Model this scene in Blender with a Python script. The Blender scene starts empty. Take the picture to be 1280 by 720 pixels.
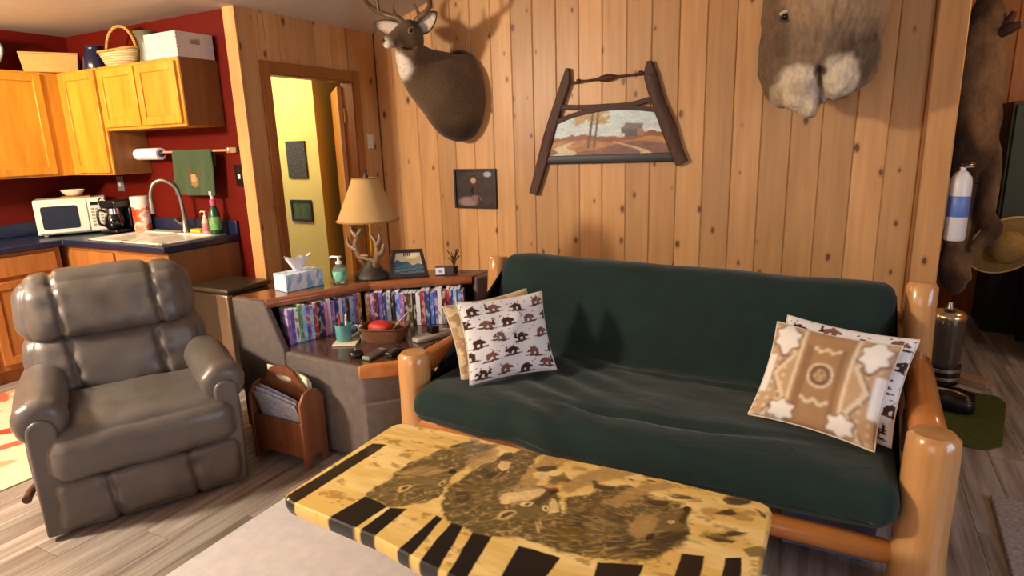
import bpy, bmesh, math, random
import numpy as np
from mathutils import Vector, Matrix, noise

# ------------------------------------------------------------------ camera, world, lights, exposure
S = bpy.context.scene
COL = S.collection
rnd = random.Random(7)
PI = math.pi

def setup_camera():
    f, yaw, pit, rol = 780.63, 0.486938, 0.230788, -0.031677
    cy, sy, cp, sp = math.cos(yaw), math.sin(yaw), math.cos(pit), math.sin(pit)
    F = Vector((-sy*cp, cy*cp, -sp)); r = Vector((cy, sy, 0)); u = r.cross(F)
    cr, sr = math.cos(rol), math.sin(rol)
    r2 = cr*r + sr*u; u2 = -sr*r + cr*u
    m = Matrix((r2, u2, -F)).transposed().to_4x4(); m.translation = (0, 0, 1.535)
    cd = bpy.data.cameras.new('camera'); cd.sensor_width = 36; cd.lens = f/1280*36
    cd.clip_start = 0.02; cd.clip_end = 100
    c = bpy.data.objects.new('camera', cd); c.matrix_world = m; COL.objects.link(c); S.camera = c
setup_camera()

W = bpy.data.worlds.new('world'); S.world = W; W.use_nodes = True
W.node_tree.nodes['Background'].inputs[0].default_value = (0.75, 0.86, 1.0, 1)
W.node_tree.nodes['Background'].inputs[1].default_value = 0.6

def area(name, loc, target, sx, sy, power, col):
    l = bpy.data.lights.new(name, 'AREA'); l.shape = 'RECTANGLE'; l.size = sx; l.size_y = sy; l.energy = power; l.color = col
    o = bpy.data.objects.new(name, l); o.location = loc
    o.rotation_euler = (Vector(target)-Vector(loc)).to_track_quat('-Z', 'Y').to_euler(); COL.objects.link(o); return o
def point(name, loc, power, col, r=0.1):
    l = bpy.data.lights.new(name, 'POINT'); l.energy = power; l.color = col; l.shadow_soft_size = r
    o = bpy.data.objects.new(name, l); o.location = loc; COL.objects.link(o); return o

# daylight through the two windows of the wall behind the camera
area('window_daylight', (-1.0, -2.42, 1.45), (-1.0, 3, 1.0), 2.3, 1.3, 19, (0.78, 0.89, 1.0))
area('window_daylight', (3.22, 1.0, 1.45), (-1.0, 1.6, 0.7), 2.0, 1.3, 46, (0.64, 0.81, 1.0))
# ceiling lamps of the dining corner, the kitchen, the hall and the back room
point('dining_lamp_light', (-3.95, -0.25, 2.25), 440, (1.0, 0.86, 0.68), 0.16)
point('kitchen_lamp_light', (-4.95, 1.45, 2.25), 26, (1.0, 0.70, 0.34), 0.12)
point('hall_lamp_light', (-4.85, 3.6, 2.2), 52, (1.0, 0.86, 0.56), 0.12)
point('back_room_lamp_light', (1.9, 4.3, 2.3), 22, (1.0, 0.66, 0.30), 0.12)

vs = S.view_settings; vs.view_transform = 'Standard'; vs.look = 'None'; vs.gamma = 1; vs.use_curve_mapping = False
vs.exposure = 0.32

# ------------------------------------------------------------------ helpers: materials
def lin(c):
    return tuple((x/255/12.92 if x/255 <= 0.04045 else ((x/255+0.055)/1.055)**2.4) for x in c[:3])
def nodes(name):
    m = bpy.data.materials.new(name); m.use_nodes = True
    nt = m.node_tree; b = nt.nodes['Principled BSDF']; return m, nt, b
def N(nt, t, **k):
    n = nt.nodes.new(t)
    for a, v in k.items():
        if a.startswith('i_'): n.inputs[a[2:].replace('_', ' ')].default_value = v
        else: setattr(n, a, v)
    return n
def ramp(nt, stops, src):
    r = nt.nodes.new('ShaderNodeValToRGB'); e = r.color_ramp.elements
    while len(e) < len(stops): e.new(0.5)
    for el, (p, c) in zip(e, stops): el.position = p; el.color = (*c, 1)
    nt.links.new(src, r.inputs[0]); return r.outputs[0]
def coords(nt, scale, rand=True):
    tc = N(nt, 'ShaderNodeTexCoord'); mp = N(nt, 'ShaderNodeMapping'); mp.inputs['Scale'].default_value = scale
    src = tc.outputs['Object']
    if rand:
        oi = N(nt, 'ShaderNodeObjectInfo'); ml = N(nt, 'ShaderNodeMath', operation='MULTIPLY'); ml.inputs[1].default_value = 71.3
        cb = N(nt, 'ShaderNodeCombineXYZ'); nt.links.new(oi.outputs['Random'], ml.inputs[0])
        nt.links.new(ml.outputs[0], cb.inputs[0]); nt.links.new(ml.outputs[0], cb.inputs[2])
        ad = N(nt, 'ShaderNodeVectorMath', operation='ADD'); nt.links.new(src, mp.inputs[0])
        nt.links.new(mp.outputs[0], ad.inputs[0]); nt.links.new(cb.outputs[0], ad.inputs[1]); return ad.outputs[0]
    nt.links.new(src, mp.inputs[0]); return mp.outputs[0]
def bump(nt, b, src, strength, dist=0.004):
    bn = N(nt, 'ShaderNodeBump'); bn.inputs['Strength'].default_value = strength; bn.inputs['Distance'].default_value = dist
    nt.links.new(src, bn.inputs['Height']); nt.links.new(bn.outputs[0], b.inputs['Normal'])
def noise_tex(nt, vec, scale=1.0, detail=4, rough=0.55):
    n = N(nt, 'ShaderNodeTexNoise'); n.inputs['Scale'].default_value = scale; n.inputs['Detail'].default_value = detail
    n.inputs['Roughness'].default_value = rough; nt.links.new(vec, n.inputs['Vector']); return n.outputs['Fac']

def plain(name, c, rough=0.5, metal=0.0, var=0.06, scale=(30, 30, 30), bmp=0.0, spec=0.5, coat=0.0, trans=0.0, sheen=0.0):
    m, nt, b = nodes(name); L = lin(c)
    v = noise_tex(nt, coords(nt, scale))
    out = ramp(nt, [(0.3, [x*(1-var) for x in L]), (0.7, [min(1, x*(1+var)) for x in L])], v)
    nt.links.new(out, b.inputs['Base Color'])
    b.inputs['Roughness'].default_value = rough; b.inputs['Metallic'].default_value = metal
    b.inputs['Specular IOR Level'].default_value = spec; b.inputs['Coat Weight'].default_value = coat
    b.inputs['Transmission Weight'].default_value = trans; b.inputs['Sheen Weight'].default_value = sheen
    if bmp: bump(nt, b, v, bmp)
    return m
def wood(name, dark, light, knot=None, grain=(26, 26, 1.6), rough=0.42, tint=0.25, coat=0.0, knotcell=(0.15, 0.27), spec=0.4, knotmin=0.5):
    m, nt, b = nodes(name)
    g = noise_tex(nt, coords(nt, grain), 1.0, 5, 0.6)
    col = ramp(nt, [(0.25, lin(dark)), (0.48, [(x+y)/2 for x, y in zip(lin(dark), lin(light))]), (0.75, lin(light))], g)
    # broad tone variation from board to board
    oi = N(nt, 'ShaderNodeObjectInfo'); mr = N(nt, 'ShaderNodeMapRange'); mr.inputs[3].default_value = 1-tint; mr.inputs[4].default_value = 1+tint*0.5
    nt.links.new(oi.outputs['Random'], mr.inputs[0])
    g2 = noise_tex(nt, coords(nt, (5, 5, 0.7)), 1.0, 2)
    mr2 = N(nt, 'ShaderNodeMapRange'); mr2.inputs[1].default_value = 0.3; mr2.inputs[2].default_value = 0.7; mr2.inputs[3].default_value = 0.84; mr2.inputs[4].default_value = 1.1
    nt.links.new(g2, mr2.inputs[0])
    mu = N(nt, 'ShaderNodeMath', operation='MULTIPLY'); nt.links.new(mr.outputs[0], mu.inputs[0]); nt.links.new(mr2.outputs[0], mu.inputs[1])
    vm = N(nt, 'ShaderNodeVectorMath', operation='SCALE'); nt.links.new(col, vm.inputs[0]); nt.links.new(mu.outputs[0], vm.inputs['Scale'])
    out = vm.outputs[0]
    if knot:
        vec = coords(nt, (1/knotcell[0], 1/knotcell[0], 1/knotcell[1]))
        vo = N(nt, 'ShaderNodeTexVoronoi', voronoi_dimensions='2D'); vo.inputs['Scale'].default_value = 1; vo.inputs['Randomness'].default_value = 0.85
        sx = N(nt, 'ShaderNodeSeparateXYZ'); cx = N(nt, 'ShaderNodeCombineXYZ'); nt.links.new(vec, sx.inputs[0]); xy = N(nt, 'ShaderNodeMath', operation='ADD'); nt.links.new(sx.outputs[0], xy.inputs[0]); nt.links.new(sx.outputs[1], xy.inputs[1]); nt.links.new(xy.outputs[0], cx.inputs[0]); nt.links.new(sx.outputs[2], cx.inputs[1]); nt.links.new(cx.outputs[0], vo.inputs['Vector'])
        sep = N(nt, 'ShaderNodeSeparateColor'); nt.links.new(vo.outputs['Color'], sep.inputs[0])
        # radius differs from knot to knot, many cells have none
        rr = N(nt, 'ShaderNodeMapRange'); rr.inputs[1].default_value = knotmin; rr.inputs[2].default_value = 1; rr.inputs[3].default_value = 0.0; rr.inputs[4].default_value = 0.088
        nt.links.new(sep.outputs[0], rr.inputs[0])
        wob = noise_tex(nt, coords(nt, (60, 1, 60)), 1, 2)
        w2 = N(nt, 'ShaderNodeMath', operation='MULTIPLY_ADD'); w2.inputs[1].default_value = 0.05; w2.inputs[2].default_value = -0.025; nt.links.new(wob, w2.inputs[0])
        dd = N(nt, 'ShaderNodeMath', operation='ADD'); nt.links.new(vo.outputs['Distance'], dd.inputs[0]); nt.links.new(w2.outputs[0], dd.inputs[1])
        df = N(nt, 'ShaderNodeMath', operation='SUBTRACT'); nt.links.new(rr.outputs[0], df.inputs[0]); nt.links.new(dd.outputs[0], df.inputs[1])
        for lo, hi, c, a in ((-0.10, 0.02, [x*0.55 for x in lin(dark)], 0.75), (-0.015, 0.012, lin(knot), 0.85)):
            k = N(nt, 'ShaderNodeMapRange', interpolation_type='SMOOTHSTEP'); k.inputs[1].default_value = lo; k.inputs[2].default_value = hi; k.inputs[3].default_value = 0; k.inputs[4].default_value = a
            nt.links.new(df.outputs[0], k.inputs[0])
            pos = N(nt, 'ShaderNodeMath', operation='GREATER_THAN'); pos.inputs[1].default_value = 0.012; nt.links.new(rr.outputs[0], pos.inputs[0])
            kk = N(nt, 'ShaderNodeMath', operation='MULTIPLY'); nt.links.new(k.outputs[0], kk.inputs[0]); nt.links.new(pos.outputs[0], kk.inputs[1])
            mx = N(nt, 'ShaderNodeMix', data_type='RGBA'); nt.links.new(kk.outputs[0], mx.inputs[0]); nt.links.new(out, mx.inputs[6]); mx.inputs[7].default_value = (*c, 1); out = mx.outputs[2]
    nt.links.new(out, b.inputs['Base Color'])
    b.inputs['Roughness'].default_value = rough; b.inputs['Coat Weight'].default_value = coat; b.inputs['Specular IOR Level'].default_value = spec
    b.inputs['Coat Roughness'].default_value = 0.12
    bump(nt, b, g, 0.12)
    return m
def painted(name, rough=0.6, fur=0.0, coat=0.0, spec=0.4, sheen=0.0, fscale=(90, 90, 90)):
    m, nt, b = nodes(name); a = N(nt, 'ShaderNodeVertexColor', layer_name='paint')
    out = a.outputs[0]
    if fur:
        n = noise_tex(nt, coords(nt, fscale, False), 1, 4, 0.65)
        mr = N(nt, 'ShaderNodeMapRange'); mr.inputs[1].default_value = 0.25; mr.inputs[2].default_value = 0.75; mr.inputs[3].default_value = 1-fur; mr.inputs[4].default_value = 1+fur
        nt.links.new(n, mr.inputs[0]); vm = N(nt, 'ShaderNodeVectorMath', operation='SCALE'); nt.links.new(out, vm.inputs[0]); nt.links.new(mr.outputs[0], vm.inputs['Scale']); out = vm.outputs[0]
        bump(nt, b, n, 0.5, 0.006)
    nt.links.new(out, b.inputs['Base Color'])
    b.inputs['Roughness'].default_value = rough; b.inputs['Coat Weight'].default_value = coat; b.inputs['Specular IOR Level'].default_value = spec; b.inputs['Sheen Weight'].default_value = sheen
    b.inputs['Coat Roughness'].default_value = 0.06
    return m
def emit_free_glass(name, c, rough=0.05):
    m, nt, b = nodes(name); b.inputs['Base Color'].default_value = (*lin(c), 1); b.inputs['Transmission Weight'].default_value = 0.85
    b.inputs['Roughness'].default_value = rough; b.inputs['IOR'].default_value = 1.3; return m

# ------------------------------------------------------------------ helpers: geometry
class MB:
    def __init__(s): s.v = []; s.f = []; s.c = None
    def add(s, vs, fs):
        o = len(s.v); s.v += [tuple(p) for p in vs]; s.f += [tuple(i+o for i in q) for q in fs]; return s
    def box(s, x0, x1, y0, y1, z0, z1, M=None):
        vs = [(x, y, z) for z in (z0, z1) for y in (y0, y1) for x in (x0, x1)]
        if M is not None: vs = [M @ Vector(p) for p in vs]
        return s.add(vs, [(0, 2, 3, 1), (4, 5, 7, 6), (0, 1, 5, 4), (2, 6, 7, 3), (0, 4, 6, 2), (1, 3, 7, 5)])
    def prism(s, poly, a, b, axis='z', M=None):
        n = len(poly)
        if axis == 'z': vs = [(p[0], p[1], a) for p in poly]+[(p[0], p[1], b) for p in poly]
        elif axis == 'x': vs = [(a, p[0], p[1]) for p in poly]+[(b, p[0], p[1]) for p in poly]
        else: vs = [(p[0], a, p[1]) for p in poly]+[(p[0], b, p[1]) for p in poly]
        if M is not None: vs = [M @ Vector(p) for p in vs]
        return s.add(vs, [tuple(reversed(range(n))), tuple(range(n, 2*n))]+[(i, (i+1) % n, n+(i+1) % n, n+i) for i in range(n)])
    def rings(s, rings, cap=True, closed=True):
        n = len(rings[0]); vs = [p for r in rings for p in r]; fs = []
        for k in range(len(rings)-1):
            for i in range(n if closed else n-1):
                j = (i+1) % n; fs.append((k*n+i, k*n+j, (k+1)*n+j, (k+1)*n+i))
        if cap:
            fs.append(tuple(reversed(range(n)))); fs.append(tuple(range((len(rings)-1)*n, len(rings)*n)))
        return s.add(vs, fs)
    def lathe(s, prof, c=(0, 0, 0), n=24, M=None):
        R = []
        for r, z in prof:
            ring = [Vector((c[0]+r*math.cos(2*PI*i/n), c[1]+r*math.sin(2*PI*i/n), c[2]+z)) for i in range(n)]
            R.append([M @ p for p in ring] if M is not None else ring)
        return s.rings(R)
    def tube(s, path, rad, n=10, sub=0, flat=1.0, up=None, wob=0.0, seed=0):
        P = [Vector(p) for p in path]
        if isinstance(rad, (int, float)): rad = [rad]*len(P)
        if sub:
            Q = []; Rr = []
            for i in range(len(P)-1):
                p0 = P[max(0, i-1)]; p1 = P[i]; p2 = P[i+1]; p3 = P[min(len(P)-1, i+2)]
                for k in range(sub):
                    t = k/sub; t2 = t*t; t3 = t2*t
                    Q.append(0.5*((2*p1)+(-p0+p2)*t+(2*p0-5*p1+4*p2-p3)*t2+(-p0+3*p1-3*p2+p3)*t3)); Rr.append(rad[i]*(1-t)+rad[i+1]*t)
            Q.append(P[-1]); Rr.append(rad[-1]); P, rad = Q, Rr
        R = []; ref = Vector(up) if up else None; prev = None
        for i, p in enumerate(P):
            t = (P[min(i+1, len(P)-1)]-P[max(i-1, 0)]).normalized()
            if ref is None: ref = Vector((0, 0, 1)) if abs(t.z) < 0.9 else Vector((1, 0, 0))
            a = t.cross(ref if (up or prev is None) else prev)
            if a.length < 1e-5: a = t.orthogonal()
            a.normalize(); b = a.cross(t).normalized(); prev = b
            ring = []
            for k in range(n):
                an = 2*PI*k/n; q = rad[i]
                if wob: q *= 1+wob*noise.noise(Vector((math.cos(an)*1.2+seed*3.7, math.sin(an)*1.2, i*0.35+seed)))
                ring.append(p+a*math.cos(an)*q+b*math.sin(an)*q*flat)
            R.append(ring)
        return s.rings(R)
    def ell(s, c, r, n=16, m=10, M=None, e=1.0):
        R = []
        sg = lambda v, p: math.copysign(abs(v)**p, v)
        for j in range(1, m):
            ph = -PI/2+PI*j/m
            ring = []
            for i in range(n):
                th = 2*PI*i/n
                q = Vector((c[0]+r[0]*sg(math.cos(ph), e)*sg(math.cos(th), e), c[1]+r[1]*sg(math.cos(ph), e)*sg(math.sin(th), e), c[2]+r[2]*sg(math.sin(ph), e)))
                ring.append(M @ q if M is not None else q)
            R.append(ring)
        return s.rings(R)
    def grid(s, P):      # P[j][i] points
        nj, ni = len(P), len(P[0]); return s.add([p for r in P for p in r], [(j*ni+i, j*ni+i+1, (j+1)*ni+i+1, (j+1)*ni+i) for j in range(nj-1) for i in range(ni-1)])

ROOTM = {}
def mesh_obj(name, mb, mat, parent=None, smooth=None, bev=0, local=False, sub=0, paint=None, seg=2, weld=False):
    me = bpy.data.meshes.new(name)
    vs = mb.v
    if parent is not None and not local and parent.name in ROOTM:
        inv = ROOTM[parent.name].inverted(); vs = [inv @ Vector(p) for p in vs]
    me.from_pydata([tuple(p) for p in vs], [], mb.f)
    bm = bmesh.new(); bm.from_mesh(me)
    if weld: bmesh.ops.remove_doubles(bm, verts=bm.verts, dist=1e-5)
    bmesh.ops.recalc_face_normals(bm, faces=bm.faces); bm.to_mesh(me); bm.free()
    for m in (mat if isinstance(mat, (list, tuple)) else [mat]): me.materials.append(m)
    if paint is not None:
        a = me.color_attributes.new('paint', 'FLOAT_COLOR', 'POINT')
        arr = np.ones((len(me.vertices), 4), np.float32); arr[:, :3] = paint; a.data.foreach_set('color', arr.ravel())
    o = bpy.data.objects.new(name, me); COL.objects.link(o)
    if parent is not None:
        o.parent = parent
        if parent.name in ROOTM: ROOTM[o.name] = ROOTM[parent.name]
    if smooth is not None:
        me.shade_smooth()
        if smooth < 179: me.set_sharp_from_angle(angle=math.radians(smooth))
    if bev:
        bv = o.modifiers.new('bevel', 'BEVEL'); bv.width = bev; bv.segments = seg; bv.limit_method = 'ANGLE'; bv.angle_limit = math.radians(35)
        me.shade_smooth(); me.set_sharp_from_angle(angle=math.radians(50)) if not smooth else None
        bv.harden_normals = False
    if sub:
        sb = o.modifiers.new('subdivision', 'SUBSURF'); sb.levels = sub; sb.render_levels = sub
    return o
def thing(name, label, cat, loc=(0, 0, 0), rot=(0, 0, 0), group=None, M=None):
    o = bpy.data.objects.new(name, None); COL.objects.link(o); o.empty_display_size = 0.1
    if M is None:
        from mathutils import Euler
        M = Euler(rot).to_matrix().to_4x4(); M.translation = loc
    o.matrix_world = M; ROOTM[o.name] = M.copy()
    tag(o, label, cat, group); return o
def tag(o, label, cat, group=None):
    o['label'] = label; o['category'] = cat
    if group: o['group'] = group
    return o
def single(name, label, cat, mb, mat, group=None, base=None, **k):
    """a thing that is one mesh, its origin at its base"""
    xs = np.array([tuple(p) for p in mb.v]); 
    if base is None: base = ((xs[:, 0].min()+xs[:, 0].max())/2, (xs[:, 1].min()+xs[:, 1].max())/2, xs[:, 2].min())
    m2 = MB(); m2.f = mb.f; m2.v = [tuple(Vector(p)-Vector(base)) for p in mb.v]
    o = mesh_obj(name, m2, mat, None, **k); o.location = base; return tag(o, label, cat, group)
def struct(name, mb, mat, parent=None, **k):
    o = mesh_obj(name, mb, mat, parent, **k)
    if parent is None: o['kind'] = 'structure'
    return o
def srgb_np(c): return np.array(lin(c))
# ------------------------------------------------------------------ materials
PINE = wood('knotty_pine', (194, 142, 88), (216, 167, 112), knot=(98, 54, 38), rough=0.4, tint=0.24, knotmin=0.6)
PINE_TRIM = wood('pine_trim', (200, 144, 86), (220, 168, 108), knot=(90, 48, 30), rough=0.4, tint=0.1, knotmin=0.7)
PINE_OLD = wood('orange_pine', (170, 96, 30), (206, 130, 50), knot=(80, 40, 20), rough=0.4)
CASING = wood('door_casing_pine', (140, 84, 38), (172, 110, 54), rough=0.4, tint=0.1)
LOG = wood('honey_log', (182, 126, 70), (216, 164, 106), knot=(104, 56, 28), rough=0.24, coat=0.5, knotcell=(0.15, 0.5), grain=(18, 18, 1.5), tint=0.06, knotmin=0.6)
LOGX = wood('honey_log_lying', (166, 96, 42), (198, 130, 66), rough=0.26, coat=0.5, grain=(1.5, 18, 18), tint=0.08)
LOGY = wood('honey_log_along', (168, 96, 42), (202, 130, 66), rough=0.26, coat=0.5, grain=(18, 1.5, 18), tint=0.08)
OAK = wood('honey_oak', (196, 130, 32), (224, 162, 56), rough=0.33, tint=0.06, grain=(22, 22, 2.2), coat=0.15)
OAK_SHADED = wood('shaded_oak_side', (112, 68, 30), (136, 86, 42), rough=0.45, tint=0.05)  # cabinet sides facing right: their shade is put into a darker oak colour
WALNUT = wood('brown_stained_wood', (96, 52, 30), (128, 74, 42), rough=0.25, tint=0.06, grain=(3, 16, 16), coat=0.35)
TRIMW = wood('rounded_wood_trim', (128, 74, 42), (162, 100, 60), rough=0.28, tint=0.05, grain=(6, 6, 20), coat=0.3)
RACKW = wood('red_brown_pine', (102, 58, 36), (140, 86, 56), knot=(60, 28, 18), rough=0.4, tint=0.1, knotmin=0.7)
SAWW = wood('weathered_dark_wood', (52, 28, 18), (82, 46, 30), rough=0.6, tint=0.05, grain=(40, 40, 4))
REDPAINT = plain('dark_red_paint', (96, 16, 4), 0.6, var=0.07, scale=(6, 6, 6), spec=0.15)
CEIL = plain('white_ceiling', (196, 188, 176), 0.9, var=0.05, scale=(18, 18, 18), bmp=0.15)
YELLOW = plain('pale_yellow_paint', (232, 214, 128), 0.7, var=0.03, scale=(3, 3, 3))
PLASTER = plain('cream_plaster', (205, 190, 160), 0.8, var=0.03, scale=(3, 3, 3))
NAVY = plain('navy_laminate', (25, 34, 60), 0.3, var=0.3, scale=(160, 160, 160))
WHITE = plain('white_plastic', (226, 220, 200), 0.35, var=0.02)
SINKW = plain('white_enamel', (236, 232, 214), 0.2, var=0.02)
BLACK = plain('black_plastic', (16, 16, 17), 0.3, var=0.1)
BLACKM = plain('black_matte', (12, 12, 12), 0.7, var=0.1)
CHROME = plain('chrome', (200, 200, 205), 0.2, metal=1.0, var=0.02)
STEEL = plain('brushed_steel', (150, 142, 128), 0.35, metal=0.9, var=0.05)
BRASS = plain('brass', (206, 160, 50), 0.3, metal=0.9, var=0.05)
LEATHER = plain('taupe_leather', (90, 83, 78), 0.36, var=0.14, scale=(7, 7, 7), bmp=0.0, spec=0.55)
_nt = LEATHER.node_tree; bump(_nt, _nt.nodes['Principled BSDF'], noise_tex(_nt, coords(_nt, (34, 34, 34)), 1, 6, 0.6), 0.22, 0.008)
GREEN = plain('dark_green_cotton', (25, 42, 38), 0.88, var=0.13, scale=(9, 9, 9), spec=0.2, sheen=0.12)
_nt = GREEN.node_tree; bump(_nt, _nt.nodes['Principled BSDF'], noise_tex(_nt, coords(_nt, (5, 14, 14)), 1, 6, 0.6), 0.4, 0.02)
CARPETB = plain('brown_pile_fabric', (102, 92, 88), 0.95, var=0.12, scale=(26, 26, 26), bmp=0.2, spec=0.1)
RUG = plain('grey_beige_rug', (196, 190, 190), 0.98, var=0.09, scale=(16, 16, 16), bmp=0.1, spec=0.05)
RUGG = plain('grey_shaggy_mat', (150, 140, 134), 0.98, var=0.3, scale=(70, 70, 70), bmp=0.6, spec=0.05)
MATG = plain('olive_mat', (70, 76, 36), 0.9, var=0.2, scale=(40, 40, 40), spec=0.1)
CREAMP = plain('cream_paper', (226, 214, 182), 0.8, var=0.04)
WHITEP = plain('white_paper', (232, 234, 240), 0.8, var=0.03)
NEWS = plain('printed_newspaper', (176, 178, 190), 0.85, var=0.35, scale=(60, 60, 130))
TEAL = plain('teal_glaze', (96, 156, 156), 0.25, var=0.05)
DARKG = plain('dark_green_paint', (54, 62, 30), 0.5, var=0.08)
SHADE = plain('tan_lampshade', (186, 150, 94), 0.85, var=0.04, scale=(60, 60, 6))
ANTLER = plain('antler', (116, 92, 62), 0.45, var=0.25, scale=(20, 20, 8))
ANTLERD = plain('brown_antler', (104, 80, 54), 0.45, var=0.3, scale=(20, 20, 8))
STONE = plain('dark_bronze_base', (48, 40, 32), 0.5, var=0.4, scale=(30, 30, 30), bmp=0.4)
def floor_mat():
    m, nt, b = nodes('grey_vinyl_plank')
    g = noise_tex(nt, coords(nt, (24, 1.3, 1)), 1.0, 5, 0.62)
    c = ramp(nt, [(0.28, lin((96, 84, 76))), (0.46, lin((140, 128, 118))), (0.62, lin((172, 162, 152))), (0.8, lin((126, 112, 102)))], g)
    oi = N(nt, 'ShaderNodeObjectInfo'); mr = N(nt, 'ShaderNodeMapRange'); mr.inputs[3].default_value = 0.72; mr.inputs[4].default_value = 1.12
    nt.links.new(oi.outputs['Random'], mr.inputs[0]); vm = N(nt, 'ShaderNodeVectorMath', operation='SCALE'); nt.links.new(c, vm.inputs[0]); nt.links.new(mr.outputs[0], vm.inputs['Scale'])
    nt.links.new(vm.outputs[0], b.inputs['Base Color']); b.inputs['Roughness'].default_value = 0.34; bump(nt, b, g, 0.08); return m
FLOOR = floor_mat()

# ------------------------------------------------------------------ the setting
YW, YK, XD = 4.39, 3.04, -3.555        # pine wall, kitchen wall, doorway wall
fl = struct('floor', MB().box(-6.4, 3.4, -2.6, 6.4, -0.08, -0.006), FLOOR)
PLANKV = {}
def plank_mesh(L, w=0.152):
    k = round(L, 2)
    if k not in PLANKV:
        m = MB().box(-w/2+0.0012, w/2-0.0012, 0, L-0.0024, -0.006, 0.0)
        o = mesh_obj('floor_plank', m, FLOOR, fl, local=True); PLANKV[k] = o; return o
    o = PLANKV[k].copy(); COL.objects.link(o); o.parent = fl; return o
count = 0
for i in range(-38, 18):
    x = i*0.152+0.04
    y = -0.2-(i*0.47 % 1.2); ymax = 5.9 if x > 0.4 else (2.9 if x < -2.2 else 2.3)
    if -1.9 < x < 0.30: continue            # under the rug and the futon: the floor slab alone
    if x > 2.6: continue
    while y < ymax:
        if not (x < -3.9 and y > 2.2) and not (x > 0.4 and y < 0.5) and not (x < -2.2 and y < -0.4):
            o = plank_mesh(1.2); o.location = (x, y, 0); count += 1
        y += 1.2
# bare floor beneath futon, table and rug up to the same level
struct('floor', MB().box(-1.93, 0.355, -0.4, 6.2, -0.006, -0.0005), FLOOR)

# pine wall behind the futon: backing, then boards one by one
wb = struct('wall_back', MB().box(XD-0.1, 0.53, YW+0.022, YW+0.13, 0, 3.9), PINE_TRIM)
joints = [-3.557, -3.385, -3.160, -2.975, -2.800, -2.622, -2.444, -2.268, -2.092, -1.905, -1.73, -1.555, -1.379, -1.205, -1.02, -0.842, -0.66, -0.485, -0.31, -0.135, 0.045, 0.218, 0.386]
def board(name, parent, x0, x1, z0, z1, y=YW, mat=PINE, th=0.02, ch=0.006):
    w = x1-x0-0.0015
    prof = [(-w/2, th), (-w/2, ch), (-w/2+ch, 0), (w/2-ch, 0), (w/2, ch), (w/2, th)]
    m = MB().prism(prof, 0, z1-z0, 'z'); o = mesh_obj(name, m, mat, parent, local=True); o.location = ((x0+x1)/2, y, z0); return o
for a, b_ in zip(joints[:-1], joints[1:]): board('wall_board', wb, a, b_, 0, 3.6)
# corner boards at the right end of the pine wall
o = board('corner_board', wb, 0.386, 0.545, 0, 3.6, y=YW-0.016, mat=PINE_TRIM, th=0.036)
o = mesh_obj('corner_board', MB().box(0.53, 0.545, YW+0.02, YW+0.135, 0, 3.6), PINE_TRIM, wb)
mesh_obj('corner_strip', MB().box(0.385, 0.402, YW-0.024, YW-0.005, 0, 3.6), CASING, wb, bev=0.004)
# doorway wall (faces the room at x = XD)
YO0, YO1, ZO = 3.25, 4.07, 2.035
wl = struct('wall_left', MB().box(XD-0.10, XD-0.02, YK-0.015, YO0-0.02, 0, 2.9).box(XD-0.10, XD-0.02, YO1+0.02, YW, 0, 2.9).box(XD-0.10, XD-0.02, YO0-0.02, YO1+0.02, ZO+0.02, 2.9), PINE_TRIM)
def boardx(y0, y1, z0, z1):
    w = y1-y0-0.0015; ch = 0.006; th = 0.02
    prof = [(-th, -w/2), (-ch, -w/2), (0, -w/2+ch), (0, w/2-ch), (-ch, w/2), (-th, w/2)]
    o = mesh_obj('wall_board', MB().prism(prof, 0, z1-z0, 'z'), PINE, wl, local=True); o.location = (XD, (y0+y1)/2, z0)
ys = [YK-0.013+0.17*i for i in range(9)]
for a, b_ in zip(ys[:-1], ys[1:]):
    b_ = min(b_, YW)
    if b_ <= YO0 or a >= YO1: boardx(a, b_, 0, 2.44)
    elif a < YO0: boardx(a, YO0, 0, 2.44); boardx(YO0, b_, ZO, 2.44)
    elif b_ > YO1: boardx(a, YO1, ZO, 2.44); boardx(YO1, b_, 0, 2.44)
    else: boardx(a, b_, ZO, 2.44)
mesh_obj('corner_board', MB().box(XD-0.105, XD+0.004, YK-0.032, YK-0.015, 0, 2.44), PINE_TRIM, wl, bev=0.003)
# door casing and jamb, then the open door
dr = struct('door_1', MB().box(XD-0.115, XD+0.004, YO0-0.02, YO0, 0, ZO).box(XD-0.115, XD+0.004, YO1, YO1+0.02, 0, ZO).box(XD-0.115, XD+0.004, YO0-0.02, YO1+0.02, ZO, ZO+0.02), CASING)
mesh_obj('casing', MB().box(XD, XD+0.018, YO0-0.085, YO0-0.008, 0, ZO+0.085), CASING, dr, bev=0.004)
mesh_obj('casing', MB().box(XD, XD+0.018, YO1+0.008, YO1+0.085, 0, ZO+0.085), CASING, dr, bev=0.004)
mesh_obj('casing', MB().box(XD, XD+0.016, YO0-0.008, YO1+0.008, ZO+0.008, ZO+0.085), CASING, dr, bev=0.004)
def Mz(loc, a): 
    m = Matrix.Rotation(a, 4, 'Z'); m.translation = loc; return m
Md = Mz((XD-0.105, YO1-0.004, 0.01), math.radians(137))
ORPINE = wood('orange_door_wood', (190, 112, 28), (224, 150, 54), rough=0.35, tint=0.05)
slab = mesh_obj('door_slab', MB().box(0.01, 0.76, 0.0, 0.035, 0, 2.0, M=Md), ORPINE, dr)
mesh_obj('hinge', MB().box(-0.012, 0.03, -0.008, -0.001, 1.72, 1.82, M=Md).lathe([(0.008, 1.715), (0.008, 1.825)], (-0.004, -0.008, 0), 10, M=Md), BRASS, dr)
mesh_obj('hinge', MB().box(-0.012, 0.03, -0.008, -0.001, 0.3, 0.4, M=Md).lathe([(0.008, 0.295), (0.008, 0.405)], (-0.004, -0.008, 0), 10, M=Md), BRASS, dr)
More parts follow.
